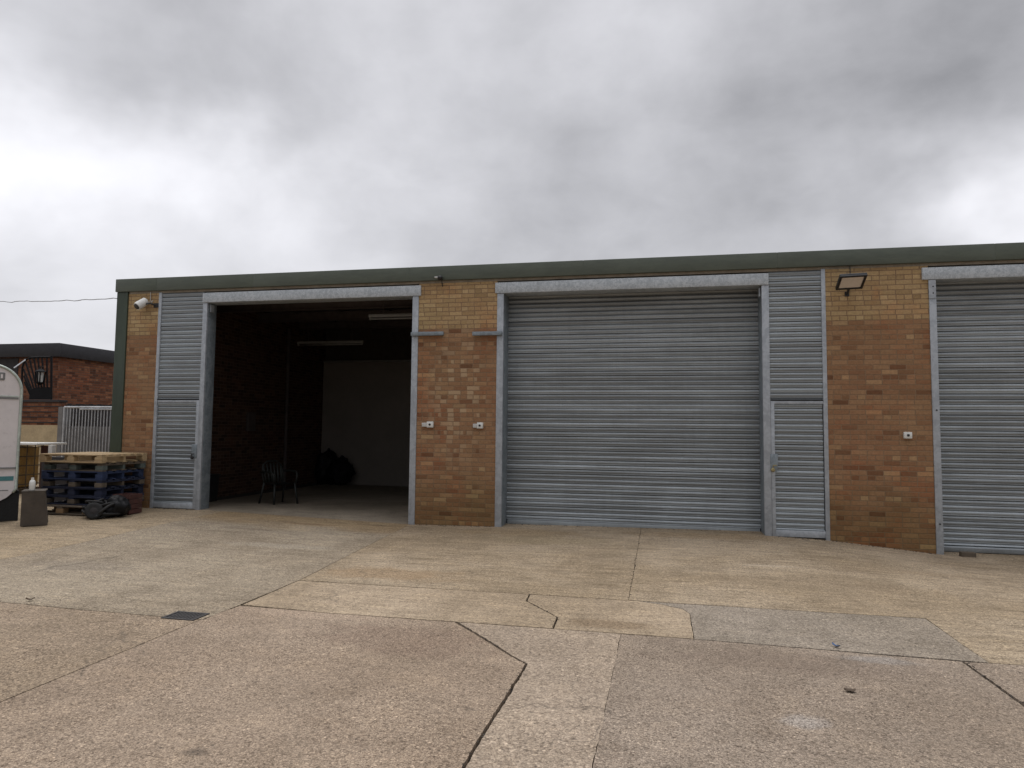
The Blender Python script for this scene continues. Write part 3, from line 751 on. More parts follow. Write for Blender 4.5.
# CCTV at the left end
c0 = at(141, 304, -.14)
cc = thing('cctv_camera', (c0.x + .2, 0, c0.z - .02), 'white camera on a short arm under the fascia, on the narrow left end pier', 'security camera')
ax = Vector((-.25, -.75, -.6)).normalized()
zz = ax; xx = Vector((1, -.3, 0)); xx = (xx - zz*xx.dot(zz)).normalized(); yy = zz.cross(xx)
MC = Matrix((xx, yy, zz)).transposed().to_4x4(); MC.translation = c0
b = MB(); b.lathe([(.05, -.13), (.075, -.11), (.08, .07), (.07, .10)], 20, MC); sharp(b.build('housing', 'white', cc))
b = MB(); b.lathe([(.058, .101), (.05, .115), (.02, .12)], 20, MC); sharp(b.build('lens', 'black', cc))
b = MB()
up_ = -1 if (MC.to_3x3() @ Vector((0, 1, 0))).z < 0 else 1
ang = [R(a_) for a_ in range(20, 161, 20)]
outer = [(.10*math.cos(a_), .10*math.sin(a_)) for a_ in ang]; inner = [(.092*math.cos(a_), .092*math.sin(a_)) for a_ in reversed(ang)]
pr = [(x, z*1.0) for x, z in outer + inner]
b.prism(pr, .26, MC @ Matrix.Translation((0, 0, -.14)) @ Matrix.Rotation(R(90)*up_, 4, 'X') @ Matrix.Translation((0, 0 if up_ < 0 else -.26, 0)))
b.build('sun_hood', 'white', cc)
b = MB(); b.tube([c0 + Vector((.02, .02, .0)), c0 + Vector((.16, .05, .015)), (c0.x + .22, -.01, c0.z - .01)], .016, 8)
b.box(c0.x + .17, c0.x + .27, -.02, -.001, c0.z - .05, c0.z + .03, .004); b.build('arm', 'black', cc)
MB().tube([(c0.x + .06, -.012, c0.z + .02), (c0.x + .09, -.012, c0.z + .08), (c0.x + .09, -.012, ZFB - .02)], .006, 6).build('cable', 'greyplastic', cc)
# small dome camera on the fascia
c1 = at(440, 277.5, -.10)
cs = thing('dome_camera', (c1.x, -.06, c1.z), 'tiny black camera poking out of the green fascia above the middle pier', 'security camera')
b = MB(); b.lathe([(.01, -.05), (.03, -.04), (.042, -.015), (.045, .0), (.04, .02), (.015, .03)], 16, Matrix.Translation(c1)); b.build('housing', 'black', cs, smooth=True)
b = MB(); b.tube([c1 + Vector((-.01, 0, .0)), c1 + Vector((-.10, .01, .01))], [.02, .012], 8); b.build('lens', 'greyplastic', cs)
b = MB(); b.tube([c1 + Vector((0, 0, .0)), (c1.x + .01, -.056, c1.z + .0)], .014, 8); b.tube([c1 + Vector((.02, .03, -.02)), (c1.x + .02, -.02, c1.z - .14)], .008, 6); b.build('bracket', 'black', cs)

# offcut against the third shutter
xo = at(958, 556, 0).x; xo2 = at(974, 556, 0).x
t = MB(); t.box(xo, xo2 - .02, -.13, -.03, gz(4.2, -.08) - .002, gz(4.2, -.08) + .065, .008)
tag(t.build('timber_block', 'woodold'), 'short dark timber offcut lying against the foot of the rightmost shutter', 'block')

# drain
d0, d1 = Vector((-4.07, -6.05, 0)), Vector((-3.76, -5.83, 0))
dr = thing('drain_grate', (-3.9, -5.94, 0.0), 'black iron drain grate set in the corner of the grey slab', 'drain')
b = MB()
b.box(d0.x, d1.x, d0.y, d0.y + .025, -.03, .008, .003); b.box(d0.x, d1.x, d1.y - .025, d1.y, -.03, .008, .003)
b.box(d0.x, d0.x + .025, d0.y + .026, d1.y - .026, -.03, .008, .003); b.box(d1.x - .025, d1.x, d0.y + .026, d1.y - .026, -.03, .008, .003)
b.build('frame', 'drain', dr)
b = MB()
for k in range(8):
    x = d0.x + .045 + k*.031; b.box(x, x + .016, d0.y + .028, d1.y - .028, -.02, .006)
b.box(d0.x + .027, d1.x - .027, -5.948, -5.932, -.022, .0045)
b.build('bars', 'drain', dr)
MB().box(d0.x + .026, d1.x - .026, d0.y + .026, d1.y - .026, .0012, .0024).build('sump_shade', 'dark', dr)  # dark plate in place of the shaded pit below the bars

# grit and dead moss gathered in the open joints and along the foot of the wall
rr = random.Random(31); b = MB()
def clod(x, y, z, r):
    q = bmesh.new(); bmesh.ops.create_icosphere(q, subdivisions=1, radius=r)
    for v in q.verts:
        v.co = Vector((v.co.x*rr.uniform(.7, 1.5), v.co.y*rr.uniform(.7, 1.5), v.co.z*rr.uniform(.4, .8))) + Vector((x, y, z))
    b.merge(q)
def along(pts, n, spread, r0, r1):
    for _ in range(n):
        i = rr.randrange(len(pts) - 1); t = rr.random(); a, c = pts[i], pts[i + 1]
        x = a[0] + (c[0] - a[0])*t + rr.gauss(0, spread); y = a[1] + (c[1] - a[1])*t + rr.gauss(0, spread)
        clod(x, y, gz(x, y) + .001, rr.uniform(r0, r1))
along([(-1.65, -5.545), (-1.3, -5.95), (-0.90, -6.43)], 22, .007, .002, .006)
along([(-0.90, -6.43), (-0.905, -7.2), (-0.92, -8.0)], 34, .007, .002, .007)
along([(2.1, -5.66), (2.11, -6.5)], 25, .01, .003, .008)
along([(-1.24, -4.45), (-1.22, -4.72), (-0.86, -5.19), (-0.85, -5.53)], 25, .008, .003, .008)
along([(-0.28, -4.4), (-0.28, -.1)], 30, .01, .004, .009)
along([(-4.0, -.045), (-2.7, -.045)], 45, .022, .004, .013)
along([(-2.5, .33), (1.5, .33)], 50, .03, .004, .012)
along([(1.7, -.05), (2.5, -.05)], 25, .022, .004, .012)
along([(2.5, -.045), (3.9, -.045)], 50, .022, .004, .013)
along([(4.05, .2), (8.0, .2)], 40, .03, .004, .012)
along([(-9.1, -.05), (-8.2, -.05)], 25, .02, .004, .012)
along([(-9.8, .0), (-4.2, .0)], 40, .35, .003, .010)
tag(b.build('grit', 'dirt_shade'), 'dark grit and moss gathered in the slab joints and along the wall foot', 'grit', None, 'stuff')

# litter
def scrap(name, c, L, W, ang_, m, label, cat, curl=.02):
    b = MB(); n = 10; v = []
    for i in range(n + 1):
        for j in range(4):
            u = i/n - .5; w = j/3 - .5
            taper = 1 - (abs(u)*2)**2*.7
            x = u*L; y = w*W*taper; z = .004 + curl*(u*u*2 + .5*abs(w)) + .006*(mnoise.noise((u*6, w*6, L*50)) + .6)
            v.append((c[0] + x*math.cos(ang_) - y*math.sin(ang_), c[1] + x*math.sin(ang_) + y*math.cos(ang_), c[2] + z))
    f = [(i*4+j, (i+1)*4+j, (i+1)*4+j+1, i*4+j+1) for i in range(n) for j in range(3)]
    b.faces(v + [(x, y, z + .002) for x, y, z in v], f + [tuple(k + len(v) for k in q[::-1]) for q in f])
    return tag(b.build(name, m, None, smooth=True), label, cat)
scrap('plastic_scrap', gnd(836, 647.5), .075, .028, R(125), 'blue', 'small curled blue plastic scrap lying on the joint of the right slabs', 'litter', .025)
scrap('dead_leaf', gnd(850, 692), .07, .045, R(10), 'leaf', 'curled brown leaf lying on the rough slab at lower right', 'leaf', .012)
scrap('dead_leaf', gnd(30, 601), .07, .04, R(30), 'leaf', 'dark scrap of leaf caught in the slab joint at the left edge of the yard', 'leaf', .03)

# ------------------------------------------------------------------ pallets
def pallet(loc, rot, size, mtop, mblk, label, seed):
    L, W = size; rr = random.Random(seed)
    t = thing('wooden_pallet', (0, 0, 0), label, 'pallet', 'stacked pallets beside the side door')
    b = MB(); nb = 7; bw = .10
    for i in range(nb):
        y = -W/2 + bw/2 + (W - bw)*i/(nb - 1)
        b.box(-L/2 + rr.uniform(-.008, .008), L/2 + rr.uniform(-.008, .008), y - bw/2, y + bw/2, .122 + rr.uniform(-.001, .001), .144, .003)
    for x in (-L/2 + .05, 0, L/2 - .05): b.box(x - .05, x + .05, -W/2, W/2, .099, .121, .003)
    b.build('top_deck', mtop, t)
    for x in (-L/2 + .07, 0, L/2 - .07):
        for y in (-W/2 + .05, W/2 - .05):
            MB().box(x - .07, x + .07, max(-W/2, y - .07), min(W/2, y + .07), .021, .098, .004).build('block', mblk, t)
    MB().box(-L/2 + .01, L/2 - .01, -.025, .025, .021, .098, .003).build('stringer', mblk, t)
    b = MB()
    for y in (-W/2 + .05, -W/4 + .02, 0, W/4 - .02, W/2 - .05): b.box(-L/2, L/2, y - .05, y + .05, .0, .020, .003)
    b.build('bottom_boards', mtop, t)
    t.location = loc; t.rotation_euler.z = rot
    return t
PX, PY = -9.86, -.60
zp = gz(PX, PY) + .004
stack = [
    ('woodold', 'woodmid', 'pallet at the foot of the stack, brown with pale blocks', .0, -.06, -.15, (1.2, 1.0)),
    ('woodnavy', 'woodold', 'blackened pallet second from the foot of the stack', -.02, .02, 0, (1.2, 1.0)),
    ('woodnavy', 'woodnavy', 'navy pallet third from the foot of the stack', .02, -.01, .01, (1.2, 1.0)),
    ('woodnavy', 'woodold', 'navy pallet with brown blocks in the middle of the stack', -.01, .02, 0, (1.2, 1.0)),
    ('woodblue', 'woodblue', 'brightest blue pallet in the upper half of the stack', .03, 0, -.01, (1.2, 1.0)),
    ('woodold', 'woodgreen', 'grey green pallet directly under the topmost one', -.02, .01, .02, (1.2, 1.0)),
    ('wood', 'wood', 'pale new wood pallet on top of the stack', .01, .0, -.01, (1.25, 1.08)),
]
for i, (mt, mb_, lb, ro, dx, dy, sz) in enumerate(stack):
    pallet((PX + dx, PY + dy, zp + i*.1445), ro, sz, mt, mb_, lb, i + 5)
# loose pale pallet lying at the foot, partly under the black heap
# black heap in front: straps, a small wheel
hc = Vector((-9.06, -1.28, 0)); hz = gz(hc.x, hc.y)
ht = thing('hose_heap', (hc.x, hc.y, hz), 'tangled heap of black hose dumped in front of the pallet stack', 'hose')
b = MB(); rr = random.Random(4)
for k in range(16):
    r = rr.uniform(.11, .22); c = Vector((hc.x + rr.uniform(-.13, .16), hc.y + rr.uniform(-.06, .10), hz + .04 + rr.uniform(.0, .20)))
    tl = rr.uniform(-.9, .9); az = rr.uniform(0, 6.3); pts = []
    for i in range(25):
        a_ = 2*PI*i/24*.96
        q = Vector((r*math.cos(a_), r*math.sin(a_), 0)); q.rotate(Matrix.Rotation(tl, 3, 'X')); q.rotate(Matrix.Rotation(az, 3, 'Z'))
        q += c; q.z = max(q.z, hz + .022); pts.append(q)
    b.tube(pts, .02, 7)
b.build('hose', 'rubber', ht, smooth=True)
wc = Vector((hc.x + .06, hc.y - .22, hz + .137))
b = MB(); Mw = Matrix.Translation(wc) @ Matrix.Scale(.8, 4) @ Matrix.Rotation(R(38), 4, 'Z') @ Matrix.Rotation(R(82), 4, 'X')
b.lathe([(.105, -.03), (.15, -.035), (.165, -.015), (.165, .015), (.15, .035), (.105, .03)], 24, Mw)
whl = thing('spare_wheel', (wc.x, wc.y, hz), 'small black wheel standing against the hose heap by the pallets', 'wheel')
b.build('tyre', 'rubber', whl, smooth=True)
b = MB(); b.lathe([(.03, -.04), (.10, -.02), (.104, .02), (.03, .04)], 20, Mw); b.build('rim', 'fence', whl)
bag((-8.84, -1.18, gz(-8.84, -1.18) + .002), .17, .33, 23, 'small black sack slumped beside the hose heap at the pallets')
# red-brown crate to its right
kc = Vector((-8.98, -.80, 0)); kz = gz(kc.x, kc.y) + .004
kt = thing('wooden_crate', (kc.x, kc.y, kz), 'red brown slatted crate between the pallet stack and the side door', 'crate')
for nm, xa, xb, ya, yb in (('side_slats', kc.x - .17, kc.x + .17, kc.y - .15, kc.y - .135), ('side_slats', kc.x - .17, kc.x + .17, kc.y + .135, kc.y + .15),
                           ('end_slats', kc.x - .17, kc.x - .155, kc.y - .134, kc.y + .134), ('end_slats', kc.x + .155, kc.x + .17, kc.y - .134, kc.y + .134)):
    b = MB()
    for k in range(4): b.box(xa, xb, ya, yb, kz + .01 + k*.085, kz + .08 + k*.085, .002)
    b.build(nm, 'rust', kt)
MB().box(kc.x - .15, kc.x + .15, kc.y - .13, kc.y + .13, kz, kz + .015).build('base_board', 'rust', kt)

# ------------------------------------------------------------------ caravan, side on to the lens
cp = at(18.8, 440, -1.92); cpx, cpy = cp.x, cp.y
U = Vector((.60, .80, 0)).normalized(); V = Vector((-U.y, U.x, 0))     # along the van, and into it
cz = gz(cpx, cpy)
CV = thing('caravan', (cpx, cpy, cz), 'white touring caravan with teal stripe and rounded end, cut off by the left edge', 'caravan')
def cm(): 
    m_ = Matrix((U, V, Vector((0, 0, 1)))).transposed().to_4x4(); m_.translation = Vector((cpx, cpy, 0)); return m_
CM = cm()
zt = at(5, 366.0, -1.95).z; 
body = []
Lc = 5.2; r1 = .42
body += [(-Lc + .5, zt)]
for k in range(11):
    a_ = PI/2*(1 - k/10); body.append((-r1 + r1*math.cos(a_), zt - r1 + r1*math.sin(a_)*1.0))
body += [(0, .52 + cz), (-.04, .46 + cz), (-.12, .38 + cz), (-.24, .31 + cz), (-.45, .27 + cz), (-Lc + .4, .26 + cz), (-Lc, .7 + cz), (-Lc, zt - .5), (-Lc + .15, zt - .15)]
b = MB(); b.prism(body, 2.1, CM); sharp(b.build('body', 'caravan', CV), 30)
def strip(x0, x1, z0, z1, m_, name, d=.012):
    q = MB(); q.box(x0, x1, -d, -.001, z0, z1, .002, CM); return q.build(name, m_, CV)
def zpx(py, px=8): return at(px, py, -1.97).z
strip(-4.0, -.035, zpx(399.3), zpx(397.6), 'greyline', 'upper_trim'); strip(-4.0, -.035, zpx(397.2), zpx(396), 'rim', 'upper_bead')
strip(-4.0, -.02, zpx(468.6), zpx(467), 'greyline', 'lower_trim', .02)
strip(-4.0, -.04, zpx(480.5), zpx(476), 'teal', 'teal_stripe', .006)
strip(-4.0, -.1, zpx(490.5), zpx(489.7), 'greyline', 'skirt_seam', .004)
# awning rail following the end profile
pts = [CM @ Vector((x, -.006, z)) for x, z in body[0:14]]
MB().tube(pts, .021, 8).build('awning_rail', 'rim', CV, smooth=True)
# vent badge
bz = at(2.7, 377, -2.0)
loc = CM.inverted() @ Vector((bz.x, bz.y, 0))
bx = -.27
q = MB(); q.box(bx - .04, bx + .04, -.012, -.001, bz.z - .06, bz.z + .06, .01, CM); vb = q.build('vent', 'greyline', CV)
q = MB(); q.box(bx - .014, bx + .014, -.016, -.0125, bz.z - .032, bz.z + .032, .001, CM); q.build('vent_centre', 'caravan', vb)
# underfloor, corner steady, wheel
q = MB(); q.box(-4.6, -.45, .25, 1.9, cz + .28, cz + .36, 0, CM); q.box(-4.6, -.25, .25, .32, cz + .18, cz + .30, 0, CM); q.box(-4.6, -.25, 1.75, 1.82, cz + .18, cz + .30, 0, CM); q.build('chassis', 'dark', CV)
for xx_ in (-2.6,):
    for yv in (.06, 1.85):
        w_ = MB(); w_.lathe([(.19, -.09), (.28, -.085), (.31, -.05), (.31, .05), (.28, .085), (.19, .09)], 24, CM @ Matrix.Translation((xx_, yv + .08, cz + .312)) @ Matrix.Rotation(R(90), 4, 'X')); wo = w_.build('wheel', 'rubber', CV, smooth=True)
        w_ = MB(); w_.lathe([(.05, -.10), (.18, -.07), (.185, .07), (.05, .10)], 20, CM @ Matrix.Translation((xx_, yv + .08, cz + .312)) @ Matrix.Rotation(R(90), 4, 'X')); w_.build('rim', 'silver', wo)
q = MB(); q.tube([CM @ Vector((-.5, .3, cz + .3)), CM @ Vector((-.42, .3, cz + .01))], .025, 8); q.box(-.5, -.34, .22, .38, cz, cz + .015, 0, CM); q.build('corner_steady', 'dark', CV)
q = MB(); q.box(-4.4, .05, .03, .05, cz + .008, cz + .44, 0, CM); q.box(.03, .05, .051, 1.9, cz + .008, cz + .48, 0, CM); q.build('added_skirt', 'dark', CV)  # black panel added below the body in place of its underside shadow

# box with board front in front of the van end, bottle on it
f0 = at(20.5, 524, -2.05); 
bx0 = at(25, 510, -2.05).x; bx1 = at(47.5, 510, -2.05).x
zb = gz((bx0 + bx1)/2, -2.0); ztop = at(34, 492.5, -2.3).z
BX = thing('board_box', ((bx0 + bx1)/2, -1.9, zb), 'grey brown boarded box under the caravan corner, sloping on its right', 'box')
U2 = Vector((.75, .66, 0)).normalized(); V2 = Vector((-U2.y, U2.x, 0))
BM_ = Matrix((U2, V2, Vector((0, 0, 1)))).transposed().to_4x4(); BM_.translation = Vector((at(20.8, 510, -2.36).x, -2.36, 0))
wbx = .35
q = MB(); q.prism([(0, zb + .003), (wbx, zb + .003), (wbx - .055, ztop), (0.0, ztop)], .03, BM_); q.build('front_board', 'ply', BX)
q = MB(); q.prism([(0.01, zb + .003), (wbx - .02, zb + .003), (wbx - .07, ztop - .02), (0.01, ztop - .02)], .35, BM_ @ Matrix.Translation((0, .032, 0))); q.build('carcass', 'ply', BX)
q = MB(); q.box(-.01, wbx - .05, .0, .40, ztop + .001, ztop + .02, .003, BM_); q.build('lid', 'ply', BX)
bo = BM_ @ Vector((.12, .08, 0)); bzz = ztop + .021
bt = thing('white_bottle', (bo.x, bo.y, bzz), 'slim white bottle standing on the brown boarded box', 'bottle')
MB().lathe([(.035, 0), (.042, .01), (.042, .12), (.036, .145), (.018, .165)], 14, Matrix.Translation((bo.x, bo.y, bzz))).build('body', 'white', bt, smooth=True)
MB().lathe([(.02, 0), (.02, .03)], 12, Matrix.Translation((bo.x, bo.y, bzz + .165))).build('cap', 'white', bt)

# water tank in a cage, with a white board laid on it
ty = .95
tx1 = at(41.5, 470, ty + 1).x; tx0 = tx1 - 1.0; tz = gz(tx0, ty); ttop = at(30, 446, ty).z
TK = thing('tank_container', ((tx0 + tx1)/2, ty + .5, tz), 'yellowed plastic tank in a dark wire cage behind the caravan', 'tank')
sharp(MB().box(tx0 + .03, tx1 - .03, ty + .03, ty + .97, tz + .13, ttop - .03, .05).build('bottle', 'ibc', TK))
q = MB(); q.box(tx0, tx1, ty, ty + 1, tz + .09, tz + .12, .004)
for x in (tx0 + .07, (tx0 + tx1)/2, tx1 - .07): q.box(x - .06, x + .06, ty, ty + 1, tz + .0, tz + .088, .004)
q.build('base_pallet', 'woodold', TK)
q = MB(); e_ = .012
for k in range(5):
    z = tz + .2 + (ttop - tz - .25)*k/4
    q.tube([(tx0, ty, z), (tx1, ty, z), (tx1, ty + 1, z), (tx0, ty + 1, z), (tx0, ty, z)], e_, 6)
for k in range(6):
    x = tx0 + (tx1 - tx0)*k/5; q.tube([(x, ty - .012, tz + .1), (x, ty - .012, ttop)], e_, 6)
    y = ty + k/5; q.tube([(tx1 + .012, y, tz + .1), (tx1 + .012, y, ttop)], e_, 6)
q.tube([(tx0, ty, ttop), (tx1, ty, ttop), (tx1, ty + 1, ttop), (tx0, ty + 1, ttop), (tx0, ty, ttop)], .016, 6)
q.build('cage', 'cage', TK)
b0 = at(67, 443, ty + .85).x
q = MB(); q.box(tx0 - .1, b0, ty + .1, ty + .85, ttop + .018, ttop + .058, .005)
WB = tag(q.build('white_board', 'white'), 'long white board laid across the caged tank and a pale post', 'board')
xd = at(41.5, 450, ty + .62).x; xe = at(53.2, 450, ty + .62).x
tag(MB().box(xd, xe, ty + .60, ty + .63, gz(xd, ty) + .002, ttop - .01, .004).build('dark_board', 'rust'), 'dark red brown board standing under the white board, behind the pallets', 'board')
xd, xe = at(40.5, 480, .25).x, at(68, 480, .25).x
tag(MB().box(xd, xe, .25, .275, gz(xd, .25) + .002, at(55, 457, .25).z, .004).build('dark_board', 'fence'), 'wide dark board added behind the left end of the pallet stack to darken its gaps', 'board')  # unseen board, added so no bright ground shows through the pallets
xp = at(54, 450, ty + .4).x
q = MB(); q.box(xp - .05, xp + .05, ty + .3, ty + .4, gz(xp, ty) + .002, ttop + .015, .005)
tag(q.build('prop_post', 'greyplastic'), 'pale post propping the free end of the white board', 'post')

# ------------------------------------------------------------------ neighbour
NX, NY = at(59.5, 343, 6.0).x, 6.0
nz1 = at(59.5, 342.8, 6).z; nz0 = at(59.5, 356.5, 6).z
NB = thing('brick_outbuilding', (NX, NY, 0), 'flat roofed dark red brick building with deep black fascia beyond the caravan', 'building')
MB().box(NX - 14, NX - .12, NY + .12, NY + 12, -.1, nz0 + .1).build('wall', 'brick_nb', NB)
q = MB(); q.box(NX - 14.3, NX, NY, NY + .06, nz0, nz1, .01); q.box(NX - .06, NX, NY + .062, NY + 12.3, nz0, nz1, .01); q.box(NX - 14.2, NX - .07, NY + .065, NY + 12.2, nz1 - .07, nz1 - .03)
q.box(NX - 14.2, NX - .07, NY + .065, NY + 12.2, nz0 + .105, nz0 + .125)
sharp(q.build('fascia', 'nbfascia', NB))
# flat dark sheet standing for the shadowed recess at the left of the front
lx = at(17, 380, 6.1).x
q = MB(); q.box(NX - 8, lx, NY + .10, NY + .118, 0, nz0 - .02); q.build('recess_shade', 'fence', NB)
# fan shaped iron grille with lantern
gy = 5.2
GF = thing('iron_grille', (at(40, 400, gy).x, gy, 0), 'black iron grille with bars fanning out like a sunburst before the brick building', 'grille')
gc = at(50.3, 399.5, gy); q = MB()
tops = [(24.5, 382), (24, 376), (23.5, 369), (25.5, 361.5), (29.5, 358.5), (33.8, 357.8), (37.8, 357.5), (42, 357.5), (46.8, 357.5)]
for i, (px, py) in enumerate(tops):
    a0 = at(*[(30.5, 395), (31, 392.5), (32, 390), (34, 388.5), (36.5, 388), (39, 387.8), (41.5, 387.6), (44.3, 387.5), (47.3, 387.5)][i], gy); q.tube([a0, at(px, py, gy)], .024, 6)
q.build('radial_bars', 'blackiron', GF)
q = MB(); q.tube([at(p_, r_, gy) for p_, r_ in ((22.5, 399), (21.8, 390), (22, 378), (22.3, 368), (24, 362), (27, 359), (31, 357.6), (40, 357), (52, 357))], .026, 8); q.build('hoop', 'blackiron', GF)
q = MB(); q.tube([at(51.5, 356, gy), at(51.2, 425, gy)], .03, 8); q.build('end_post', 'blackiron', GF)
hub = [(50.6, 399.5), (29.5, 399.5), (30.5, 391), (32.5, 389), (36, 387.7), (42, 387.3), (50.6, 387.2)]
ov = []
for p_, r_ in hub: w = at(p_, r_, gy); ov.append((w.x, w.z))
q = MB(); q.prism(ov, .03, Matrix.Translation((0, gy - .015, 0))); q.build('hub_plate', 'blackiron', GF)
for (px, py) in ((26, 359.5),):
    w = at(px, py, gy); q = MB(); q.tube([w, at(14, 368, gy - .3)], .02, 6); q.build('stay_rod', 'silver', GF)
lc = at(40.2, 376.5, gy - .12); LN = thing('hanging_lantern', lc, 'black lantern with white panes hung on the fan shaped grille', 'lantern')
q = MB(); q.lathe([(.03, .22), (.13, .15), (.14, .13)], 8, Matrix.Translation(lc)); q.lathe([(.10, -.19), (.11, -.16), (.04, -.24)], 8, Matrix.Translation(lc))
q.tube([lc + Vector((0, 0, .2)), lc + Vector((0, .0, .28)), lc + Vector((0, .11, .28))], .014, 6)
for k in range(4):
    a_ = PI/4 + k*PI/2; q.tube([lc + Vector((.12*math.cos(a_), .12*math.sin(a_), .14)), lc + Vector((.10*math.cos(a_), .10*math.sin(a_), -.17))], .018, 6)
q.tube([lc + Vector((0, -.09, .14)), lc + Vector((0, -.075, -.17))], .016, 6)
q.build('lantern_frame', 'blackiron', LN)
q = MB(); q.lathe([(.066, -.155), (.083, .125)], 4, Matrix.Translation(lc) @ Matrix.Rotation(R(45), 4, 'Z')); q.build('pane', 'white', LN)

# low wall, brick above cream blocks
wy = 4.3
wx1 = at(58.3, 420, wy).x; z0 = at(40, 441, wy).z; z1 = at(40, 425, wy).z; z2 = at(40, 399.0, wy).z
LW = thing('garden_wall', (wx1, wy, 0), 'low wall of dark brick courses above cream blocks, under the iron grille', 'wall')
MB().box(wx1 - 9, wx1, wy, wy + .22, -.1, z1).build('block_base', 'cream', LW)
MB().box(wx1 - 9, wx1, wy + .004, wy + .215, z1 + .001, z2 - .09).build('brick_courses', 'brick_nb', LW)
q = MB()
for k in range(4):
    q.box(wx1 - 9, wx1 + .01, wy - .012, wy + .003, z1 + .06 + k*.14, z1 + .085 + k*.14)
q.box(wx1 - 9, wx1 + .02, wy - .03, wy + .25, z2 - .089, z2 - .02, .008); q.build('ledge', 'fence', LW)
# brick gate post beside it
q = MB(); px0 = at(58.8, 430, wy).x; px1 = at(63, 430, wy).x
q.box(px0, px1, wy - .05, wy + .25, -.1, at(60, 407, wy).z, .006); tag(q.build('gate_post', 'greysheet'), 'grey square post between the low wall and the silver gate', 'post')
# silver gate
gyy = 3.9
gx0 = at(63.5, 430, gyy).x; gx1 = at(116, 430, gyy).x; gt = at(63.5, 407.2, gyy).z; gb = .12
SG = thing('metal_gate', ((gx0 + gx1)/2, gyy, 0), 'silver barred gate with a grey sheet on its lower half, beside the green corner post', 'gate')
q = MB(); q.tube([(gx0, gyy, gb), (gx0, gyy, gt)], .03, 8); q.tube([(gx1, gyy, gb), (gx1, gyy, gt)], .03, 8); q.tube([(gx0, gyy, gt), (gx1, gyy, gt)], .028, 8); q.tube([(gx0, gyy, gb), (gx1, gyy, gb)], .03, 8)
q.tube([(gx0 + .5, gyy - .03, gt - .05), (gx1, gyy - .03, gt - .05)], .02, 8)
q.build('gate_frame', 'silver', SG)
q = MB(); nb = 17
for k in range(1, nb): x = gx0 + (gx1 - gx0)*k/nb; q.tube([(x, gyy, gb), (x, gyy, gt)], .014, 6)
q.build('bars', 'silver', SG)
q = MB(); q.box(gx0 + .03, gx1 - .03, gyy + .02, gyy + .03, gb, at(90, 426.5, gyy).z); q.build('sheet', 'greysheet', SG)
# dark boarded fence behind the gate
fy_ = 5.1
q = MB(); fz = at(90, 404, fy_).z
x = at(58, 420, fy_).x
while x < -10.4:
    q.box(x, x + .13, fy_, fy_ + .025, -.05, fz + random.uniform(-.02, .02)); x += .14
q.box(at(58, 420, fy_).x, -10.4, fy_ + .026, fy_ + .07, fz - .35, fz - .25); q.box(at(58, 420, fy_).x, -10.4, fy_ + .026, fy_ + .07, .3, .4)
tag(q.build('board_fence', 'fence'), 'dark close boarded fence seen through the silver gate', 'fence')

# overhead cable to the corner
e0 = at(117, 298.5, .1); pts = []
rr = random.Random(2)
for i in range(60):
    s_ = i/59; px = 117 - 230*s_; y = .1 + 6*s_
    py = 298.5 + (2.5*s_ if s_ < .5 else 1.25 + 0*s_) + 2.2*math.sin(PI*min(1, s_*1.2))
    w = at(px, py, y); w.z += .03*mnoise.noise((s_*25, 0, 3)) + .05*max(0, mnoise.noise((s_*11, 5, 3)))
    pts.append(w)
tag(MB().tube(pts, .008, 6).build('overhead_cable', 'greyline'), 'thin sagging wire strung from the corner of the green fascia out over the caravan', 'cable')

# ------------------------------------------------------------------ sky and light
SUN_EL, SUN_AZ = R(62), R(-35)      # azimuth: direction towards the sun, clockwise from +y
w = bpy.data.worlds.new('World'); scn.world = w; w.use_nodes = True
g = NG(w.node_tree)
bg = w.node_tree.nodes['Background']
D = g.new('ShaderNodeTexCoord').outputs['Generated']
D = g.vm('NORMALIZE', D)
dx, dy, dz = g.xyz(D)
zz = g.m('ADD', g.m('MAXIMUM', dz, 0.0), 0.16)
Pc = g.comb(g.m('DIVIDE', dx, zz), g.m('DIVIDE', dy, zz), 0.0)
warp = g.vm('SUBTRACT', g.noise(Pc, 1.0, 3.0, out=1), (0.5, 0.5, 0.5))
Pw = g.vm('ADD', Pc, g.scale(warp, (0.7, 0.7, 0)))
n1 = g.noise(g.vm('ADD', Pw, (3.1, 1.7, 0)), 0.85, 7.0, 0.52)
n2 = g.noise(g.vm('ADD', g.scale(g.vm('ADD', D, g.scale(warp, (0.12, 0.12, 0.1))), (1.0, 1.0, 1.9)), (7.7, 2.9, 0)), 3.4, 7.0, 0.52)
n3 = g.noise(g.vm('ADD', D, g.scale(warp, (0.15, 0.15, 0.1))), 7.0, 6.0, 0.55)
val = g.m('ADD', 0.685, g.m('ADD', g.m('MULTIPLY', g.m('SUBTRACT', n1, 0.5), 0.30), g.m('ADD', g.m('MULTIPLY', g.m('SUBTRACT', n2, 0.5), 0.48), g.m('MULTIPLY', g.m('SUBTRACT', n3, 0.5), 0.26))))
Dj = g.vm('ADD', D, g.scale(g.vm('SUBTRACT', g.noise(D, 5.0, 4.0, 0.55, out=1), (0.5, 0.5, 0.5)), (0.30, 0.30, 0.22)))
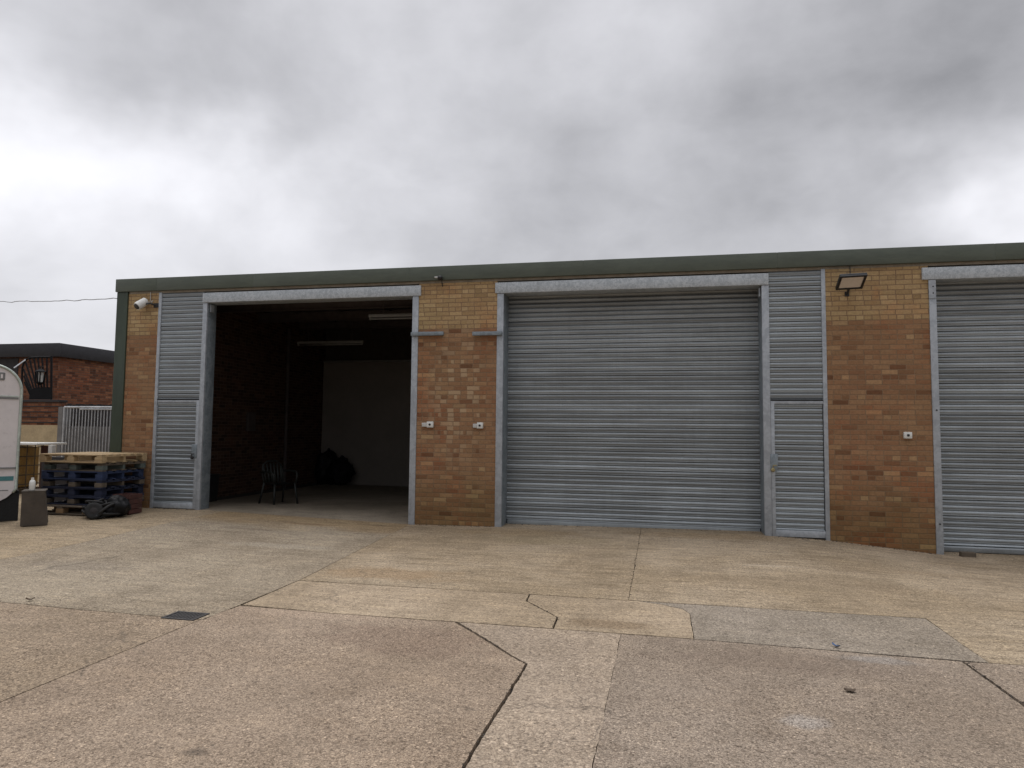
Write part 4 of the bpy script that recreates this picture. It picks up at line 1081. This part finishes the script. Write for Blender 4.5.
BLOBS = [(60, 185, .15, .36), (190, 165, .10, .30), (10, 150, .10, .12), (60, 90, .12, -.07), (1020, 215, .09, .30), (960, 232, .08, .12), (60, 320, .10, .10),
         (860, 110, .24, -.17), (560, 190, .15, -.11), (330, 115, .12, -.13), (60, 245, .09, -.16), (180, 218, .09, -.14), (80, 30, .18, -.10),
         (440, 20, .18, .05), (640, 30, .12, .05), (1000, 30, .17, -.12), (760, 160, .12, -.06), (300, 265, .16, .10), (700, 250, .15, .04), (230, 20, .13, -.05)]
for (px, py, s_, am) in BLOBS:
    d0 = ray(px, py).normalized()
    dist = g.vm('DISTANCE', Dj, tuple(d0), out=1)
    ex = g.m('EXPONENT', g.m('MULTIPLY', g.m('MULTIPLY', dist, dist), -1.0/(s_*s_)))
    val = g.m('ADD', val, g.m('MULTIPLY', ex, am))
zen = g.mr(dz, 0.58, 0.95, 1.0, 2.9)
# the cloud is a little thicker on the side away from the sun
back = g.mr(g.m('MULTIPLY', dy, -1.0), -0.1, 0.9, 1.0, 0.78)
val = g.m('MULTIPLY', g.m('MULTIPLY', g.m('MAXIMUM', val, 0.2), zen), back)
cloud = g.mix(1.0, g.comb(val, val, val), (9.8, 9.78, 10.25), 'MULTIPLY')
sky = g.new('ShaderNodeTexSky'); sky.sky_type = 'NISHITA'; sky.sun_disc = False
sky.sun_elevation = SUN_EL; sky.sun_rotation = SUN_AZ
colr = g.mix(0.95, sky.outputs[0], cloud)
g.set(bg.inputs['Color'], colr); bg.inputs['Strength'].default_value = 0.1

sun = bpy.data.lights.new('sun', 'SUN'); sun.energy = 1.2; sun.angle = R(40); sun.color = (1.0, 0.96, 0.9)
so = bpy.data.objects.new('sun', sun); col.objects.link(so)
to = Vector((math.sin(SUN_AZ)*math.cos(SUN_EL), math.cos(SUN_AZ)*math.cos(SUN_EL), math.sin(SUN_EL)))
so.rotation_euler = to.to_track_quat('Z', 'Y').to_euler(); so.location = to*60

vs = scn.view_settings; vs.view_transform = 'Standard'; vs.look = 'None'; vs.exposure = 0.0; vs.gamma = 1.0; vs.use_curve_mapping = False
scn.cycles.use_denoising = True
scn.cycles.max_bounces = 8
